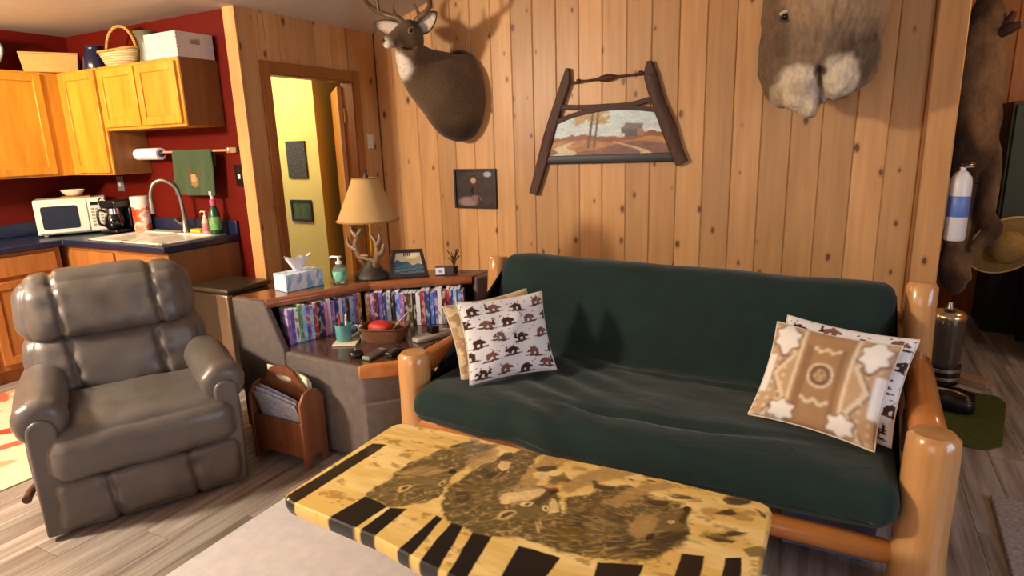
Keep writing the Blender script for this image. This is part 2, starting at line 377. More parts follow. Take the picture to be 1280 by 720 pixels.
# hall behind the doorway
struct('wall_hall', MB().box(-6.2, -4.40, 4.5, 4.62, 0, 2.44).box(-4.52, -4.40, 4.62, 5.9, 0, 2.44), YELLOW)
struct('wall_hall_far', MB().box(-4.40, XD-0.1, 5.9, 6.0, 0.0, 1.42), WALNUT)
struct('wall_hall_upper', MB().box(-4.40, XD-0.1, 5.9, 6.0, 1.42, 2.44), plain('olive_green_paint', (86, 84, 40), 0.7))
struct('wall_hall_right', MB().box(XD-0.16, XD-0.1, YO1+0.05, 6.0, 0.0, 2.44), WALNUT)
# kitchen walls
struct('wall_kitchen_back', MB().box(-5.62, XD-0.10, YK, YK+0.1, 0, 2.44), REDPAINT)
struct('wall_kitchen_left', MB().box(-5.62, -5.52, -2.5, YK, 0, 2.44), REDPAINT)
# ceilings: flat over the kitchen, rising over the living room
struct('ceiling', MB().box(-6.3, XD+0.0, -2.6, 6.0, 2.44, 2.5), CEIL)
struct('ceiling_slope', MB().prism([(XD, 2.44), (3.4, 4.6), (3.4, 4.68), (XD, 2.52)], -2.6, 6.4, 'y'), CEIL)
# window wall behind the camera, right wall, back room walls
bk = MB()
for x0, x1, z0, z1 in ((-5.62, -2.2, 0, 4.7), (-2.2, 0.2, 0, 0.8), (-2.2, 0.2, 2.1, 4.7), (0.2, 3.4, 0, 4.7)): bk.box(x0, x1, -2.6, -2.5, z0, z1)
struct('wall_front', bk, PINE_TRIM)
for k, (x0, x1) in enumerate(((-2.2, 0.2),)):
    m = MB()
    for a, b_, c, d in ((x0, x0+0.06, 0.8, 2.1), (x1-0.06, x1, 0.8, 2.1), (x0, x1, 0.8, 0.86), (x0, x1, 2.04, 2.1), ((x0+x1)/2-0.025, (x0+x1)/2+0.025, 0.8, 2.1)): m.box(a, b_, -2.56, -2.5, c, d)
    struct('window_%d' % (k+1), m, WHITE)
struct('wall_right', MB().box(3.3, 3.4, -2.6, -0.05, 0, 4.7).box(3.3, 3.4, 2.05, 6.4, 0, 4.7).box(3.3, 3.4, -0.05, 2.05, 0, 0.8).box(3.3, 3.4, -0.05, 2.05, 2.1, 4.7), PINE_OLD)
m = MB()
for a, b_, c, d in ((-0.05, 0.01, 0.8, 2.1), (1.99, 2.05, 0.8, 2.1), (-0.05, 2.05, 0.8, 0.86), (-0.05, 2.05, 2.04, 2.1), (0.975, 1.025, 0.8, 2.1)): m.box(3.3, 3.36, a, b_, c, d)
struct('window_2', m, WHITE)
wf = struct('wall_back_room', MB().box(0.0, 3.4, 6.22, 6.32, 0, 4.7), PINE_OLD)
for i in range(14):
    x0 = 0.55+i*0.176; board('wall_board', wf, x0, x0+0.176, 0, 3.4, y=6.20, mat=PINE_OLD)
struct('wall_passage', MB().box(-3.6, 0.53, 5.9, 6.0, 0, 3.9), PINE_OLD)
# ------------------------------------------------------------------ kitchen
def door(parent, p, ux, w, h, nrm, mat=OAK, th=0.02, st=0.055, name='door'):
    """frame and recessed panel; p = lower corner on the cabinet front, ux along the width, nrm outwards"""
    p, ux, nrm = Vector(p), Vector(ux), Vector(nrm)
    M = Matrix((ux, -nrm, Vector((0, 0, 1)))).transposed().to_4x4(); M.translation = p
    m = MB()
    for a, b_, c, d in ((0, st, 0, h), (w-st, w, 0, h), (st, w-st, 0, st), (st, w-st, h-st, h)): m.box(a, b_, -th, 0, c, d, M=M)
    o = mesh_obj(name, m, mat, parent, bev=0.004)
    ROOTM[o.name] = ROOTM[parent.name]
    mesh_obj('panel', MB().box(st-0.002, w-st+0.002, -th+0.011, -0.001, st-0.002, h-st+0.002, M=M), mat, o)
    return o
c = thing('upper_cabinet', 'golden oak upper kitchen cabinet cut off by the left edge, left of the corner', 'cabinet', (-5.36, 2.2, 1.385), group='oak kitchen cabinets')
mesh_obj('body', MB().box(-5.518, -5.20, 1.3, 3.035, 1.385, 2.125), OAK, c, bev=0.003)
door(c, (-5.20, 2.13, 1.40), (0, 1, 0), 0.50, 0.71, (1, 0, 0)); door(c, (-5.20, 1.58, 1.40), (0, 1, 0), 0.52, 0.71, (1, 0, 0))
c = thing('upper_cabinet', 'tall golden oak upper cabinet with one door above the coffee maker', 'cabinet', (-4.94, 2.9, 1.385), group='oak kitchen cabinets')
mesh_obj('body', MB().box(-5.198, -4.695, 2.75, 3.035, 1.385, 2.125), OAK, c, bev=0.003)
door(c, (-5.13, 2.75, 1.40), (1, 0, 0), 0.42, 0.71, (0, -1, 0))
mesh_obj('side_panel', MB().box(-4.695, -4.69, 2.76, 3.035, 1.388, 1.69), OAK_SHADED, c)
c = thing('upper_cabinet', 'short golden oak upper cabinet with two doors above the sink', 'cabinet', (-4.24, 2.9, 1.695), group='oak kitchen cabinets')
mesh_obj('body', MB().box(-4.688, -3.81, 2.75, 3.035, 1.695, 2.125), OAK, c, bev=0.003)
door(c, (-4.675, 2.75, 1.715), (1, 0, 0), 0.415, 0.39, (0, -1, 0)); door(c, (-4.245, 2.75, 1.715), (1, 0, 0), 0.415, 0.39, (0, -1, 0))
mesh_obj('side_panel', MB().box(-3.81, -3.803, 2.756, 3.035, 1.699, 2.121), OAK_SHADED, c)
BROAK = wood('brown_oak', (150, 90, 42), (184, 122, 64), rough=0.4, tint=0.05, grain=(20, 20, 2))
c = thing('base_cabinet', 'brown oak base cabinets left of the sink behind the recliner', 'cabinet', (-5.2, 1.6, 0))
mesh_obj('body', MB().box(-5.518, -4.99, 0.7, 2.44, 0.1, 0.895).box(-5.518, -5.05, 0.7, 2.44, 0, 0.1), BROAK, c, bev=0.003)
for y in (1.02, 1.50, 1.98): 
    door(c, (-4.99, y-0.02, 0.14), (0, 1, 0), 0.44, 0.57, (1, 0, 0), BROAK); dw = mesh_obj('drawer', MB().box(-4.99, -4.97, y-0.02, y+0.42, 0.74, 0.87), BROAK, c, bev=0.004)
c = thing('base_cabinet', 'brown oak sink base cabinet with plain veneered end panel', 'cabinet', (-4.4, 2.75, 0))
mesh_obj('body', MB().box(-5.518, -3.835, 2.50, 3.035, 0.1, 0.895).box(-5.518, -3.835, 2.56, 3.035, 0, 0.1), BROAK, c, bev=0.003)
mesh_obj('end_panel', MB().box(-3.835, -3.822, 2.492, 3.035, 0, 0.895), wood('end_panel_veneer', (126, 84, 50), (150, 104, 66), rough=0.5, tint=0.02, grain=(10, 10, 1)), c)
for x in (-4.92, -4.38): door(c, (x, 2.50, 0.14), (1, 0, 0), 0.5, 0.55, (0, -1, 0), BROAK); mesh_obj('drawer', MB().box(x, x+0.5, 2.48, 2.50, 0.73, 0.87), BROAK, c, bev=0.004)
t = thing('countertop', 'navy blue laminate kitchen countertop with upstand', 'countertop', (-4.7, 2.75, 0.9))
mesh_obj('slab', MB().prism([(-5.515, 0.65), (-4.95, 0.65), (-4.95, 2.45), (-3.80, 2.45), (-3.80, 3.035), (-5.515, 3.035)], 0.9, 0.945), NAVY, t, bev=0.008)
mesh_obj('upstand', MB().box(-5.515, -3.80, 3.016, 3.035, 0.946, 1.045).box(-5.515, -5.496, 0.65, 3.016, 0.946, 1.045), NAVY, t, bev=0.004)
# sink: rim, two bowls
t = thing('kitchen_sink', 'white double bowl drop-in kitchen sink in the navy countertop', 'sink', (-4.3, 2.74, 0.945))
rim = MB(); X0, X1, Y0, Y1 = -4.708, -3.875, 2.492, 2.99
for a, b_, c_, d in ((X0, X1, Y0, Y0+0.04), (X0, X1, Y1-0.10, Y1), (X0, X0+0.04, Y0, Y1), (X1-0.04, X1, Y0, Y1), (-4.32, -4.28, Y0, Y1)): rim.box(a, b_, c_, d, 0.9455, 0.958)
mesh_obj('rim', rim, SINKW, t, bev=0.005)
for a, b_ in ((X0+0.04, -4.32), (-4.28, X1-0.04)): mesh_obj('bowl', MB().box(a-0.002, b_+0.002, Y0+0.038, Y1-0.098, 0.9462, 0.949), SINKW, t)
t = thing('kitchen_faucet', 'tall brushed gooseneck pull-down faucet behind the sink', 'faucet', (-4.24, 2.93, 0.958))
mesh_obj('base', MB().lathe([(0.0, 0), (0.03, 0), (0.03, 0.012), (0.022, 0.03), (0.019, 0.09)], (-4.24, 2.93, 0.958), 18), STEEL, t, smooth=40)
mesh_obj('spout', MB().tube([(-4.24, 2.93, 1.04), (-4.245, 2.925, 1.2), (-4.26, 2.905, 1.29), (-4.31, 2.86, 1.34), (-4.36, 2.82, 1.32), (-4.385, 2.80, 1.25), (-4.387, 2.798, 1.20)], 0.014, 12, 5), STEEL, t, smooth=60)
mesh_obj('spray_head', MB().lathe([(0.0, -0.095), (0.019, -0.095), (0.021, -0.05), (0.016, 0.0), (0.013, 0.02)], (-4.388, 2.797, 1.20), 16), STEEL, t, smooth=50)
mesh_obj('lever', MB().tube([(-4.255, 2.93, 1.02), (-4.30, 2.928, 1.025), (-4.345, 2.925, 1.055)], [0.011, 0.01, 0.008], 10), STEEL, t, smooth=60)
# microwave, set diagonally into the corner
a = math.atan2(0.37, 0.22)
M = Mz((-5.235, 2.44, 0.946), a)
t = thing('microwave', 'white microwave oven set diagonally in the kitchen corner', 'microwave', M=Mz((-5.235, 2.44, 0.946), a))
mesh_obj('body', MB().box(0, 0.45, 0.0, 0.29, 0.014, 0.272).box(0.03, 0.06, 0.02, 0.05, 0, 0.014).box(0.39, 0.42, 0.02, 0.05, 0, 0.014).box(0.03, 0.06, 0.22, 0.25, 0, 0.014).box(0.39, 0.42, 0.22, 0.25, 0, 0.014), WHITE, t, local=True, bev=0.008)
d_ = mesh_obj('door', MB().box(0.008, 0.33, -0.016, 0.0, 0.024, 0.262), WHITE, t, local=True, bev=0.006)
win = MB(); win.prism([(0.06+0.02*q[0]+(0.19 if q[0] > 0 else 0), 0.075+0.02*q[1]+(0.13 if q[1] > 0 else 0)) for q in [(math.cos(k*PI/8), math.sin(k*PI/8)) for k in range(16)]], -0.0195, -0.015, 'y')
mesh_obj('window', win, plain('dark_blue_glass', (38, 46, 62), 0.12, var=0.02), d_, local=True)
cp = mesh_obj('control_panel', MB().box(0.334, 0.444, -0.014, 0.0, 0.024, 0.262), WHITE, t, local=True, bev=0.005)
mesh_obj('display', MB().box(0.352, 0.426, -0.017, -0.013, 0.215, 0.24), BLACK, cp, local=True)
bt = MB()
for i in range(3):
    for j in range(6): bt.box(0.352+i*0.027, 0.372+i*0.027, -0.0165, -0.013, 0.06+j*0.024, 0.074+j*0.024)
mesh_obj('buttons', bt, plain('grey_buttons', (150, 146, 134), 0.5), cp, local=True)
m = MB()
for k in range(3): m.ell((0.05+0.011*k, -0.0185, 0.04), (0.004, 0.0012, 0.004), 8, 6)
b = single('wooden_board', 'flat brown board lying on top of the microwave under the bowl', 'board', MB().box(0.17, 0.36, 0.03, 0.24, 0.272, 0.283, M=M), plain('tan_board', (170, 122, 74), 0.6), base=None)
b.location.z += 0.0005
prof = [(0.03, 0), (0.05, 0.004), (0.075, 0.03), (0.088, 0.056), (0.083, 0.056), (0.07, 0.032), (0.045, 0.012), (0.0, 0.01)]
q = M @ Vector((0.25, 0.12, 0.2845))
single('serving_bowl', 'small cream boat-shaped bowl on the board above the microwave', 'bowl', MB().lathe(prof, (0, 0, 0), 22, M=Matrix.Translation(q) @ Matrix.Diagonal((1.15, 0.8, 0.85, 1))), plain('cream_ceramic', (232, 220, 190), 0.35), base=q, smooth=60)
# coffee maker
t = thing('coffee_maker', 'black drip coffee maker with glass carafe beside the microwave', 'coffee maker', M=Mz((-4.922, 2.855, 0.9455), math.radians(10)) @ Matrix.Scale(0.8, 4))
mesh_obj('body', MB().box(-0.10, 0.10, -0.12, 0.13, 0, 0.035).box(-0.10, 0.10, 0.05, 0.13, 0.035, 0.25).box(-0.10, 0.10, -0.10, 0.13, 0.235, 0.31), BLACK, t, local=True, bev=0.012)
cr_ = mesh_obj('carafe', MB().lathe([(0.0, 0.037), (0.065, 0.037), (0.085, 0.06), (0.088, 0.11), (0.075, 0.16), (0.058, 0.18), (0.058, 0.185), (0.0, 0.19)], (0, -0.04, 0), 24), plain('dark_glass', (14, 14, 16), 0.06, var=0.01, coat=0.5), t, local=True, smooth=50)
mesh_obj('band', MB().lathe([(0.059, 0.18), (0.062, 0.18), (0.058, 0.232), (0.0, 0.234)], (0, -0.04, 0), 24), CHROME, cr_, local=True, smooth=50)
mesh_obj('handle', MB().tube([(-0.03, -0.09, 0.20), (-0.055, -0.135, 0.225), (-0.065, -0.155, 0.18), (-0.06, -0.15, 0.10), (-0.045, -0.105, 0.07)], 0.011, 10, 4), BLACK, cr_, local=True, smooth=60)
mesh_obj('lid_handle', MB().tube([(-0.07, -0.10, 0.22), (-0.085, -0.11, 0.30), (-0.04, -0.11, 0.335), (0.0, -0.105, 0.31)], 0.007, 10, 4), CHROME, t, local=True, smooth=60)
# orange and white canister
mb = MB().lathe([(0.0, 0), (0.058, 0), (0.061, 0.01), (0.061, 0.19)], (0, 0, 0), 28)
t = thing('canister', 'tall orange and white canister beside the coffee maker', 'canister', (-4.775, 2.95, 0.946))
m_, nt, b_ = nodes('orange_white_label'); tc = coords(nt, (9, 9, 9), False); v = noise_tex(nt, tc, 1, 2)
nt.links.new(ramp(nt, [(0.35, lin((206, 60, 26))), (0.46, lin((226, 110, 60))), (0.52, lin((236, 226, 214))), (0.62, lin((230, 150, 110)))], v), b_.inputs['Base Color']); b_.inputs['Roughness'].default_value = 0.4
mesh_obj('label', mb, m_, t, local=True, smooth=40)
mesh_obj('lid', MB().lathe([(0.063, 0.19), (0.064, 0.262), (0.06, 0.268), (0.0, 0.268)], (0, 0, 0), 28), WHITE, t, local=True, smooth=40)
# small things around the sink
single('sponge', 'yellow sponge lying behind the sink by the faucet', 'sponge', MB().box(-4.19, -4.08, 2.925, 2.985, 0.9585, 0.985), plain('yellow_sponge', (220, 176, 66), 0.9, var=0.15, scale=(90, 90, 90)), bev=0.006)
def pump_bottle(name, label, cat, p, r, h, mat, pump, lab=None):
    t = thing(name, label, cat, p)
    mesh_obj('bottle', MB().lathe([(0, 0), (r, 0), (r*1.05, 0.01), (r*1.05, h*0.6), (r*0.85, h*0.75), (r*0.4, h*0.85), (r*0.4, h*0.9)], (0, 0, 0), 20), mat, t, local=True, smooth=45)
    mesh_obj('pump', MB().lathe([(r*0.5, h*0.88), (r*0.5, h*0.98), (r*0.2, h), (r*0.2, h*1.15), (r*0.45, h*1.16), (r*0.45, h*1.22), (0, h*1.22)], (0, 0, 0), 14).tube([(0, 0, h*1.19), (-r*1.1, -r*0.2, h*1.2), (-r*1.4, -r*0.3, h*1.14)], r*0.16, 8), pump, t, local=True, smooth=45)
    if lab is not None: mesh_obj('label', MB().lathe([(r*1.07, h*0.12), (r*1.08, h*0.13), (r*1.08, h*0.55), (r*1.07, h*0.56)], (0, 0, 0), 20), lab, t, local=True, smooth=45)
    return t
pump_bottle('soap_dispenser', 'small pale pink pump soap bottle at the right end of the sink', 'soap dispenser', (-4.03, 2.945, 0.9585), 0.026, 0.13, plain('pale_pink_soap', (206, 170, 160), 0.3), WHITE, plain('pink_label', (190, 120, 120), 0.4, var=0.2))
t = thing('dish_soap_bottle', 'green dish soap spray bottle with pink neck at the sink corner', 'bottle', (-3.925, 2.945, 0.9585))
mesh_obj('bottle', MB().lathe([(0, 0), (0.038, 0), (0.041, 0.01), (0.04, 0.09), (0.036, 0.15), (0.02, 0.19), (0.014, 0.20)], (0, 0, 0), 20), plain('green_plastic', (24, 70, 40), 0.3, var=0.1), t, local=True, smooth=45)
mesh_obj('collar', MB().lathe([(0.016, 0.198), (0.022, 0.20), (0.022, 0.235), (0.014, 0.245), (0.0, 0.245)], (0, 0, 0), 16), plain('pink_plastic', (206, 60, 110), 0.4), t, local=True, smooth=45)
mesh_obj('sprayer', MB().lathe([(0.012, 0.243), (0.013, 0.27), (0.018, 0.272), (0.018, 0.30), (0.0, 0.302)], (0, 0, 0), 14), plain('clear_white_plastic', (200, 200, 205), 0.3), t, local=True, smooth=45)
mesh_obj('label', MB().lathe([(0.0412, 0.03), (0.0418, 0.031), (0.041, 0.12), (0.0405, 0.121)], (0, 0, 0), 20), plain('green_pink_label', (110, 160, 90), 0.4, var=0.5, scale=(24, 24, 24)), t, local=True, smooth=45)
# towel bar on the red wall with a roll holder and the green towel
t = thing('towel_bar', 'thin pale towel bar on the red kitchen wall', 'towel bar', (-4.0, 3.0, 1.54))
mesh_obj('bar', MB().tube([(-4.70, 2.95, 1.535), (-3.68, 2.95, 1.535)], 0.008, 10), plain('pale_wood_bar', (196, 150, 120), 0.4), t, smooth=60)
for x in (-4.69, -3.69): mesh_obj('bracket', MB().box(x-0.012, x+0.012, 2.935, 3.039, 1.515, 1.555), CHROME, t, bev=0.004)
t = thing('paper_towel_roll', 'white paper towel roll on the bar under the oak cabinets', 'paper towel', (-4.55, 2.95, 1.53))
Rx = Matrix.Translation((-4.69, 2.95, 1.525)) @ Matrix.Rotation(PI/2, 4, 'Y')
mesh_obj('paper', MB().lathe([(0.014, 0.0), (0.042, 0.0), (0.042, 0.27), (0.014, 0.27)], (0, 0, 0), 24, M=Rx), WHITEP, t, smooth=40)
mesh_obj('core_cap', MB().lathe([(0.013, 0.268), (0.024, 0.271), (0.024, 0.276), (0.013, 0.30), (0.0, 0.30)], (0, 0, 0), 16, M=Rx), BLACK, t, smooth=40)
# towel folded over the bar, a small embroidered deer on it
nx, nz = 26, 44; P = []
C_ = np.zeros((nz*nx, 3)); k = 0; g = srgb_np((66, 82, 56)); tan = srgb_np((196, 150, 100)); dk = srgb_np((110, 66, 40))
for j in range(nz):
    s = -0.12+0.435*j/(nz-1); row = []
    for i in range(nx):
        u = i/(nx-1); x = -4.285+0.42*u+0.012*math.sin(j*0.1)
        wv = 0.006*math.sin(u*17+0.5)*min(1, abs(s)*6)+0.004*math.sin(u*7)
        if abs(s) < 0.02: y = 2.95-0.0125*math.sin(s/0.02*PI/2); z = 1.5455-0.004*abs(s)/0.02
        elif s > 0: y = 2.936-wv*1.2-0.004; z = 1.5455-s+0.006*math.sin(u*9)*s
        else: y = 2.964+wv*0.6; z = 1.5455+s
        row.append((x, y, z)); c = g*(1+0.08*math.sin(i*5.1+j*2.7))
        X, Z = u-0.5, s-0.17
        if ((X-0.02)/0.075)**2+((Z-0.05)/0.036)**2 < 1: c = tan*0.55
        if ((X-0.0)/0.05)**2+((Z-0.025)/0.03)**2 < 1: c = tan
        if abs(abs(X-0.02)-0.08-0.3*(-Z)) < 0.022 and -0.05 < Z < 0.02: c = dk
        C_[k] = c; k += 1
    P.append(row)
o = single('dish_towel', 'dark green dish towel with a small deer hanging on the towel bar', 'towel', MB().grid(P), painted('green_towel', 0.95, fur=0.12, spec=0.1, sheen=0.2), smooth=180, paint=C_)
sd = o.modifiers.new('thickness', 'SOLIDIFY'); sd.thickness = 0.004
def plate(name, label, p, w, h, mat, axis, tog=WHITE):
    t = thing(name, label, 'outlet' if 'outlet' in name else 'switch', p)
    if axis == 'y':
        mesh_obj('cover', MB().box(p[0]-w/2, p[0]+w/2, p[1]-0.007, p[1], p[2]-h/2, p[2]+h/2), mat, t, bev=0.003)
        mesh_obj('toggle', MB().box(p[0]-0.012, p[0]+0.012, p[1]-0.014, p[1]-0.006, p[2]-0.022, p[2]+0.012), tog, t, bev=0.002)
    else:
        mesh_obj('cover', MB().box(p[0], p[0]+0.007, p[1]-w/2, p[1]+w/2, p[2]-h/2, p[2]+h/2), mat, t, bev=0.003)
        mesh_obj('toggle', MB().box(p[0]+0.006, p[0]+0.014, p[1]-0.012, p[1]+0.012, p[2]-0.02, p[2]+0.014), tog, t, bev=0.002)
plate('light_switch', 'black switch plate on the red wall beside the pine post', (-3.72, 3.039, 1.36), 0.09, 0.15, BLACK, 'y')
plate('light_switch', 'pale switch plate on the pine wall right of the doorway', (XD, 4.245, 1.57), 0.075, 0.115, WHITE, 'x')
plate('wall_outlet', 'grey outlet plate on the dark red wall behind the coffee maker', (-5.12, 3.039, 1.30), 0.085, 0.12, plain('grey_plate', (120, 112, 110), 0.5), 'y')
# on top of the cabinets
ZC = 2.1255
def weave(name, c, rough=0.8):
    m, nt, b = nodes(name); w = N(nt, 'ShaderNodeTexWave'); w.inputs['Scale'].default_value = 20; w.inputs['Distortion'].default_value = 3; w.bands_direction = 'Z'
    nt.links.new(coords(nt, (1, 1, 1), False), w.inputs['Vector']); L = lin(c)
    nt.links.new(ramp(nt, [(0.1, [x*0.6 for x in L]), (0.6, L)], w.outputs['Fac']), b.inputs['Base Color']); bump(nt, b, w.outputs['Fac'], 0.6, 0.006); b.inputs['Roughness'].default_value = rough; return m
WICK = weave('tan_wicker', (206, 160, 86)); WICKL = weave('pale_wicker', (222, 196, 140)); WICKW = plain('white_woven', (206, 198, 188), 0.85, var=0.12, scale=(70, 70, 110), bmp=0.3)
def tapered(x0, x1, y0, y1, z0, z1, t, M=None, wall=0.012):
    """open basket: outer and inner skin"""
    f = lambda d, z: [(x0-d, y0-d, z), (x1+d, y0-d, z), (x1+d, y1+d, z), (x0-d, y1+d, z)]
    R = [[Vector(p) for p in r] for r in (f(0, z0), f(t*0.5, (z0+z1)/2), f(t, z1), f(t-wall, z1), f(-wall, z0+wall))]
    if M: R = [[M @ p for p in r] for r in R]
    return MB().rings(R)
Mb = Mz((-5.21, 2.75, 0), math.radians(58))
t = thing('basket', 'low tan rectangular basket on the corner of the oak cabinets', 'basket', (-5.21, 2.75, ZC))
mesh_obj('body', tapered(-0.175, 0.15, -0.08, 0.08, ZC, ZC+0.125, 0.015, M=Mb), plain('tan_basket', (196, 150, 84), 0.85, var=0.06), t, bev=0.004)
mesh_obj('rim', tapered(-0.191, 0.166, -0.096, 0.096, ZC+0.12, ZC+0.134, 0.0, M=Mb, wall=0.013), WICK, t)
single('canister', 'dark brown jar with tan lid between the low basket and the blue pitcher', 'canister', MB().lathe([(0, 0), (0.055, 0), (0.06, 0.02), (0.056, 0.15), (0.05, 0.158), (0.0, 0.16)], (-5.045, 2.95, ZC), 22), plain('dark_brown_ceramic', (60, 44, 30), 0.4), smooth=45)
t = thing('pitcher', 'dark blue enamel pitcher on the tall oak cabinet', 'pitcher', (-4.90, 2.88, ZC))
NAVYE = plain('navy_enamel', (30, 34, 62), 0.18, var=0.06)
mesh_obj('body', MB().lathe([(0, 0), (0.085, 0), (0.09, 0.012), (0.078, 0.09), (0.06, 0.14), (0.058, 0.16), (0.064, 0.17), (0.058, 0.17), (0.05, 0.15), (0.0, 0.14)], (-4.90, 2.88, ZC), 24), NAVYE, t, smooth=50)
mesh_obj('handle', MB().tube([(-4.955, 2.90, ZC+0.15), (-5.0, 2.93, ZC+0.14), (-5.01, 2.93, ZC+0.08), (-4.97, 2.91, ZC+0.04)], 0.008, 8, 4), NAVYE, t, smooth=60)
t = thing('handled_basket', 'pale wicker basket with tall hooped handle on the cabinets', 'basket', (-4.57, 2.88, ZC))
R = []
for r, z in ((0.10, 0), (0.125, 0.03), (0.15, 0.09), (0.155, 0.105), (0.143, 0.105), (0.115, 0.03), (0.09, 0.012)):
    R.append([Vector((-4.57+r*1.25*math.cos(k*PI/14), 2.875+r*0.78*math.sin(k*PI/14), ZC+z+0.012*math.cos(k*PI/7)*(z/0.1))) for k in range(28)])
mesh_obj('body', MB().rings(R), WICKL, t, smooth=50)
mesh_obj('handle', MB().tube([(-4.57+0.175*math.cos(q), 2.875, ZC+0.09+0.185*math.sin(q)) for q in [k*PI/16 for k in range(17)]], 0.011, 8), WICK, t, smooth=60)
mesh_obj('band', MB().tube([(-4.57+0.192*math.cos(k*PI/12), 2.875+0.12*math.sin(k*PI/12), ZC+0.108+0.01*math.cos(k*PI/6)) for k in range(25)], 0.010, 8), WICK, t, smooth=60)
t = thing('vase', 'grey green flared vase behind the white basket', 'vase', (-4.27, 2.87, ZC))
mesh_obj('body', MB().lathe([(0, 0), (0.05, 0), (0.056, 0.02), (0.045, 0.10), (0.06, 0.17), (0.078, 0.205), (0.072, 0.205), (0.05, 0.16), (0.0, 0.15)], (-4.27, 2.87, ZC), 22), plain('grey_green_glaze', (92, 94, 74), 0.4, var=0.15), t, smooth=50)
t = thing('storage_basket', 'white woven rectangular basket with handle slot on the short oak cabinet', 'basket', (-3.97, 2.87, ZC))
bx = MB(); x0, x1, y0, y1, h = -4.12, -3.80, 2.752, 3.02, 0.155; w = 0.012
bx.box(x0, x1, y0, y1, ZC, ZC+w).box(x0, x1, y0, y0+w, ZC+w, ZC+h).box(x0, x1, y1-w, y1, ZC+w, ZC+h).box(x0, x0+w, y0+w, y1-w, ZC+w, ZC+h)
bx.box(x1-w, x1, y0+w, y0+0.095, ZC+w, ZC+h).box(x1-w, x1, y1-0.095, y1-w, ZC+w, ZC+h).box(x1-w, x1, y0+0.095, y1-0.095, ZC+w, ZC+0.085).box(x1-w, x1, y0+0.095, y1-0.095, ZC+0.12, ZC+h)
mesh_obj('body', bx, WICKW, t)
st = MB()
for k in range(8): st.ell((x1, y0, ZC+0.012+k*0.019), (0.009, 0.009, 0.0095), 8, 6)
mesh_obj('corner_stitching', st, WICKW, t, smooth=80)
t = thing('pitcher', 'pale teal pitcher cut off by the left edge on the cabinets', 'pitcher', (-5.38, 2.36, ZC))
PT = plain('pale_teal_glaze', (128, 150, 136), 0.3)
mesh_obj('body', MB().lathe([(0, 0), (0.07, 0), (0.085, 0.05), (0.07, 0.13), (0.05, 0.19), (0.058, 0.23), (0.052, 0.23), (0.0, 0.2)], (-5.37, 2.34, ZC), 22), PT, t, smooth=50)
mesh_obj('handle', MB().tube([(-5.345, 2.38, ZC+0.20), (-5.32, 2.45, ZC+0.215), (-5.315, 2.485, ZC+0.15), (-5.335, 2.455, ZC+0.06), (-5.345, 2.41, ZC+0.04)], 0.012, 10, 4), PT, t, smooth=60)
# tall trash can between the sink cabinet and the corner unit
t = thing('trash_can', 'dark rectangular kitchen trash can with steel front edge beside the pine post', 'trash can', (-3.58, 2.72, 0))
mesh_obj('bin', MB().box(-3.78, -3.40, 2.57, 2.90, 0.0, 0.64), plain('brown_black_bin', (52, 44, 30), 0.4), t, bev=0.02)
mesh_obj('front_edge', MB().box(-3.50, -3.385, 2.55, 2.60, 0.02, 0.64), STEEL, t, bev=0.012)
mesh_obj('lid', MB().box(-3.79, -3.38, 2.552, 2.91, 0.642, 0.675), plain('dark_lid', (54, 48, 36), 0.3), t, bev=0.014)
# rug in the dining corner: cream with red leaves
def rug_grid(x0, x1, y0, y1, nx, ny, fn, z=0.008):
    xs = np.linspace(x0, x1, nx); ys_ = np.linspace(y0, y1, ny); X, Y = np.meshgrid(xs, ys_)
    P = [[(X[j, i], Y[j, i], z) for i in range(nx)] for j in range(ny)]
    return MB().grid(P), fn(X, Y).reshape(-1, 3)
def fn(X, Y):
    c = np.tile(srgb_np((206, 190, 162)), X.shape+(1,)); r2 = random.Random(3)
    for _ in range(60):
        cx, cy, a, l, w = r2.uniform(-5, -3), r2.uniform(0.4, 2.3), r2.uniform(0, PI), r2.uniform(0.12, 0.28), r2.uniform(0.03, 0.07)
        u = (X-cx)*math.cos(a)+(Y-cy)*math.sin(a); v = -(X-cx)*math.sin(a)+(Y-cy)*math.cos(a)
        c[(u/l)**2+(v/w)**2 < 1] = srgb_np(r2.choice([(170, 66, 46), (190, 96, 74), (120, 50, 34), (196, 150, 110)]))
    return c
g_, cc = rug_grid(-4.85, -3.40, 0.3, 2.15, 110, 130, fn)
o = single('area_rug', 'cream rug with red leaf pattern behind the recliner', 'rug', g_, painted('leaf_rug', 0.95, fur=0.1, spec=0.05), paint=cc)
sd = o.modifiers.new('thickness', 'SOLIDIFY'); sd.thickness = 0.0075; sd.offset = -1
# hall: black sign and framed picture on the yellow wall
m_, nt, b_ = nodes('chalk_sign'); tcv = coords(nt, (40, 1, 110), False); v = noise_tex(nt, tcv, 1, 2)
nt.links.new(ramp(nt, [(0.5, lin((58, 58, 56))), (0.64, lin((96, 96, 92)))], v), b_.inputs['Base Color']); b_.inputs['Roughness'].default_value = 0.7
t = thing('wall_sign', 'dark grey lettered sign on the yellow hall wall, above the landscape picture', 'sign', (-4.68, 4.49, 1.4))
mesh_obj('board', MB().box(-4.80, -4.555, 4.478, 4.499, 1.255, 1.60), m_, t, bev=0.003)
t = thing('framed_picture', 'small dark framed green landscape on the yellow hall wall', 'picture', (-4.68, 4.49, 0.94))
def frame(parent, x0, x1, z0, z1, y, w, d, mat):
    m = MB()
    for a, b2, c, e in ((x0, x0+w, z0, z1), (x1-w, x1, z0, z1), (x0+w, x1-w, z0, z0+w), (x0+w, x1-w, z1-w, z1)): m.box(a, b2, y-d, y, c, e)
    return mesh_obj('frame', m, mat, parent, bev=0.002)
frame(t, -4.82, -4.545, 0.83, 1.04, 4.499, 0.022, 0.02, plain('dark_frame', (46, 28, 16), 0.4))
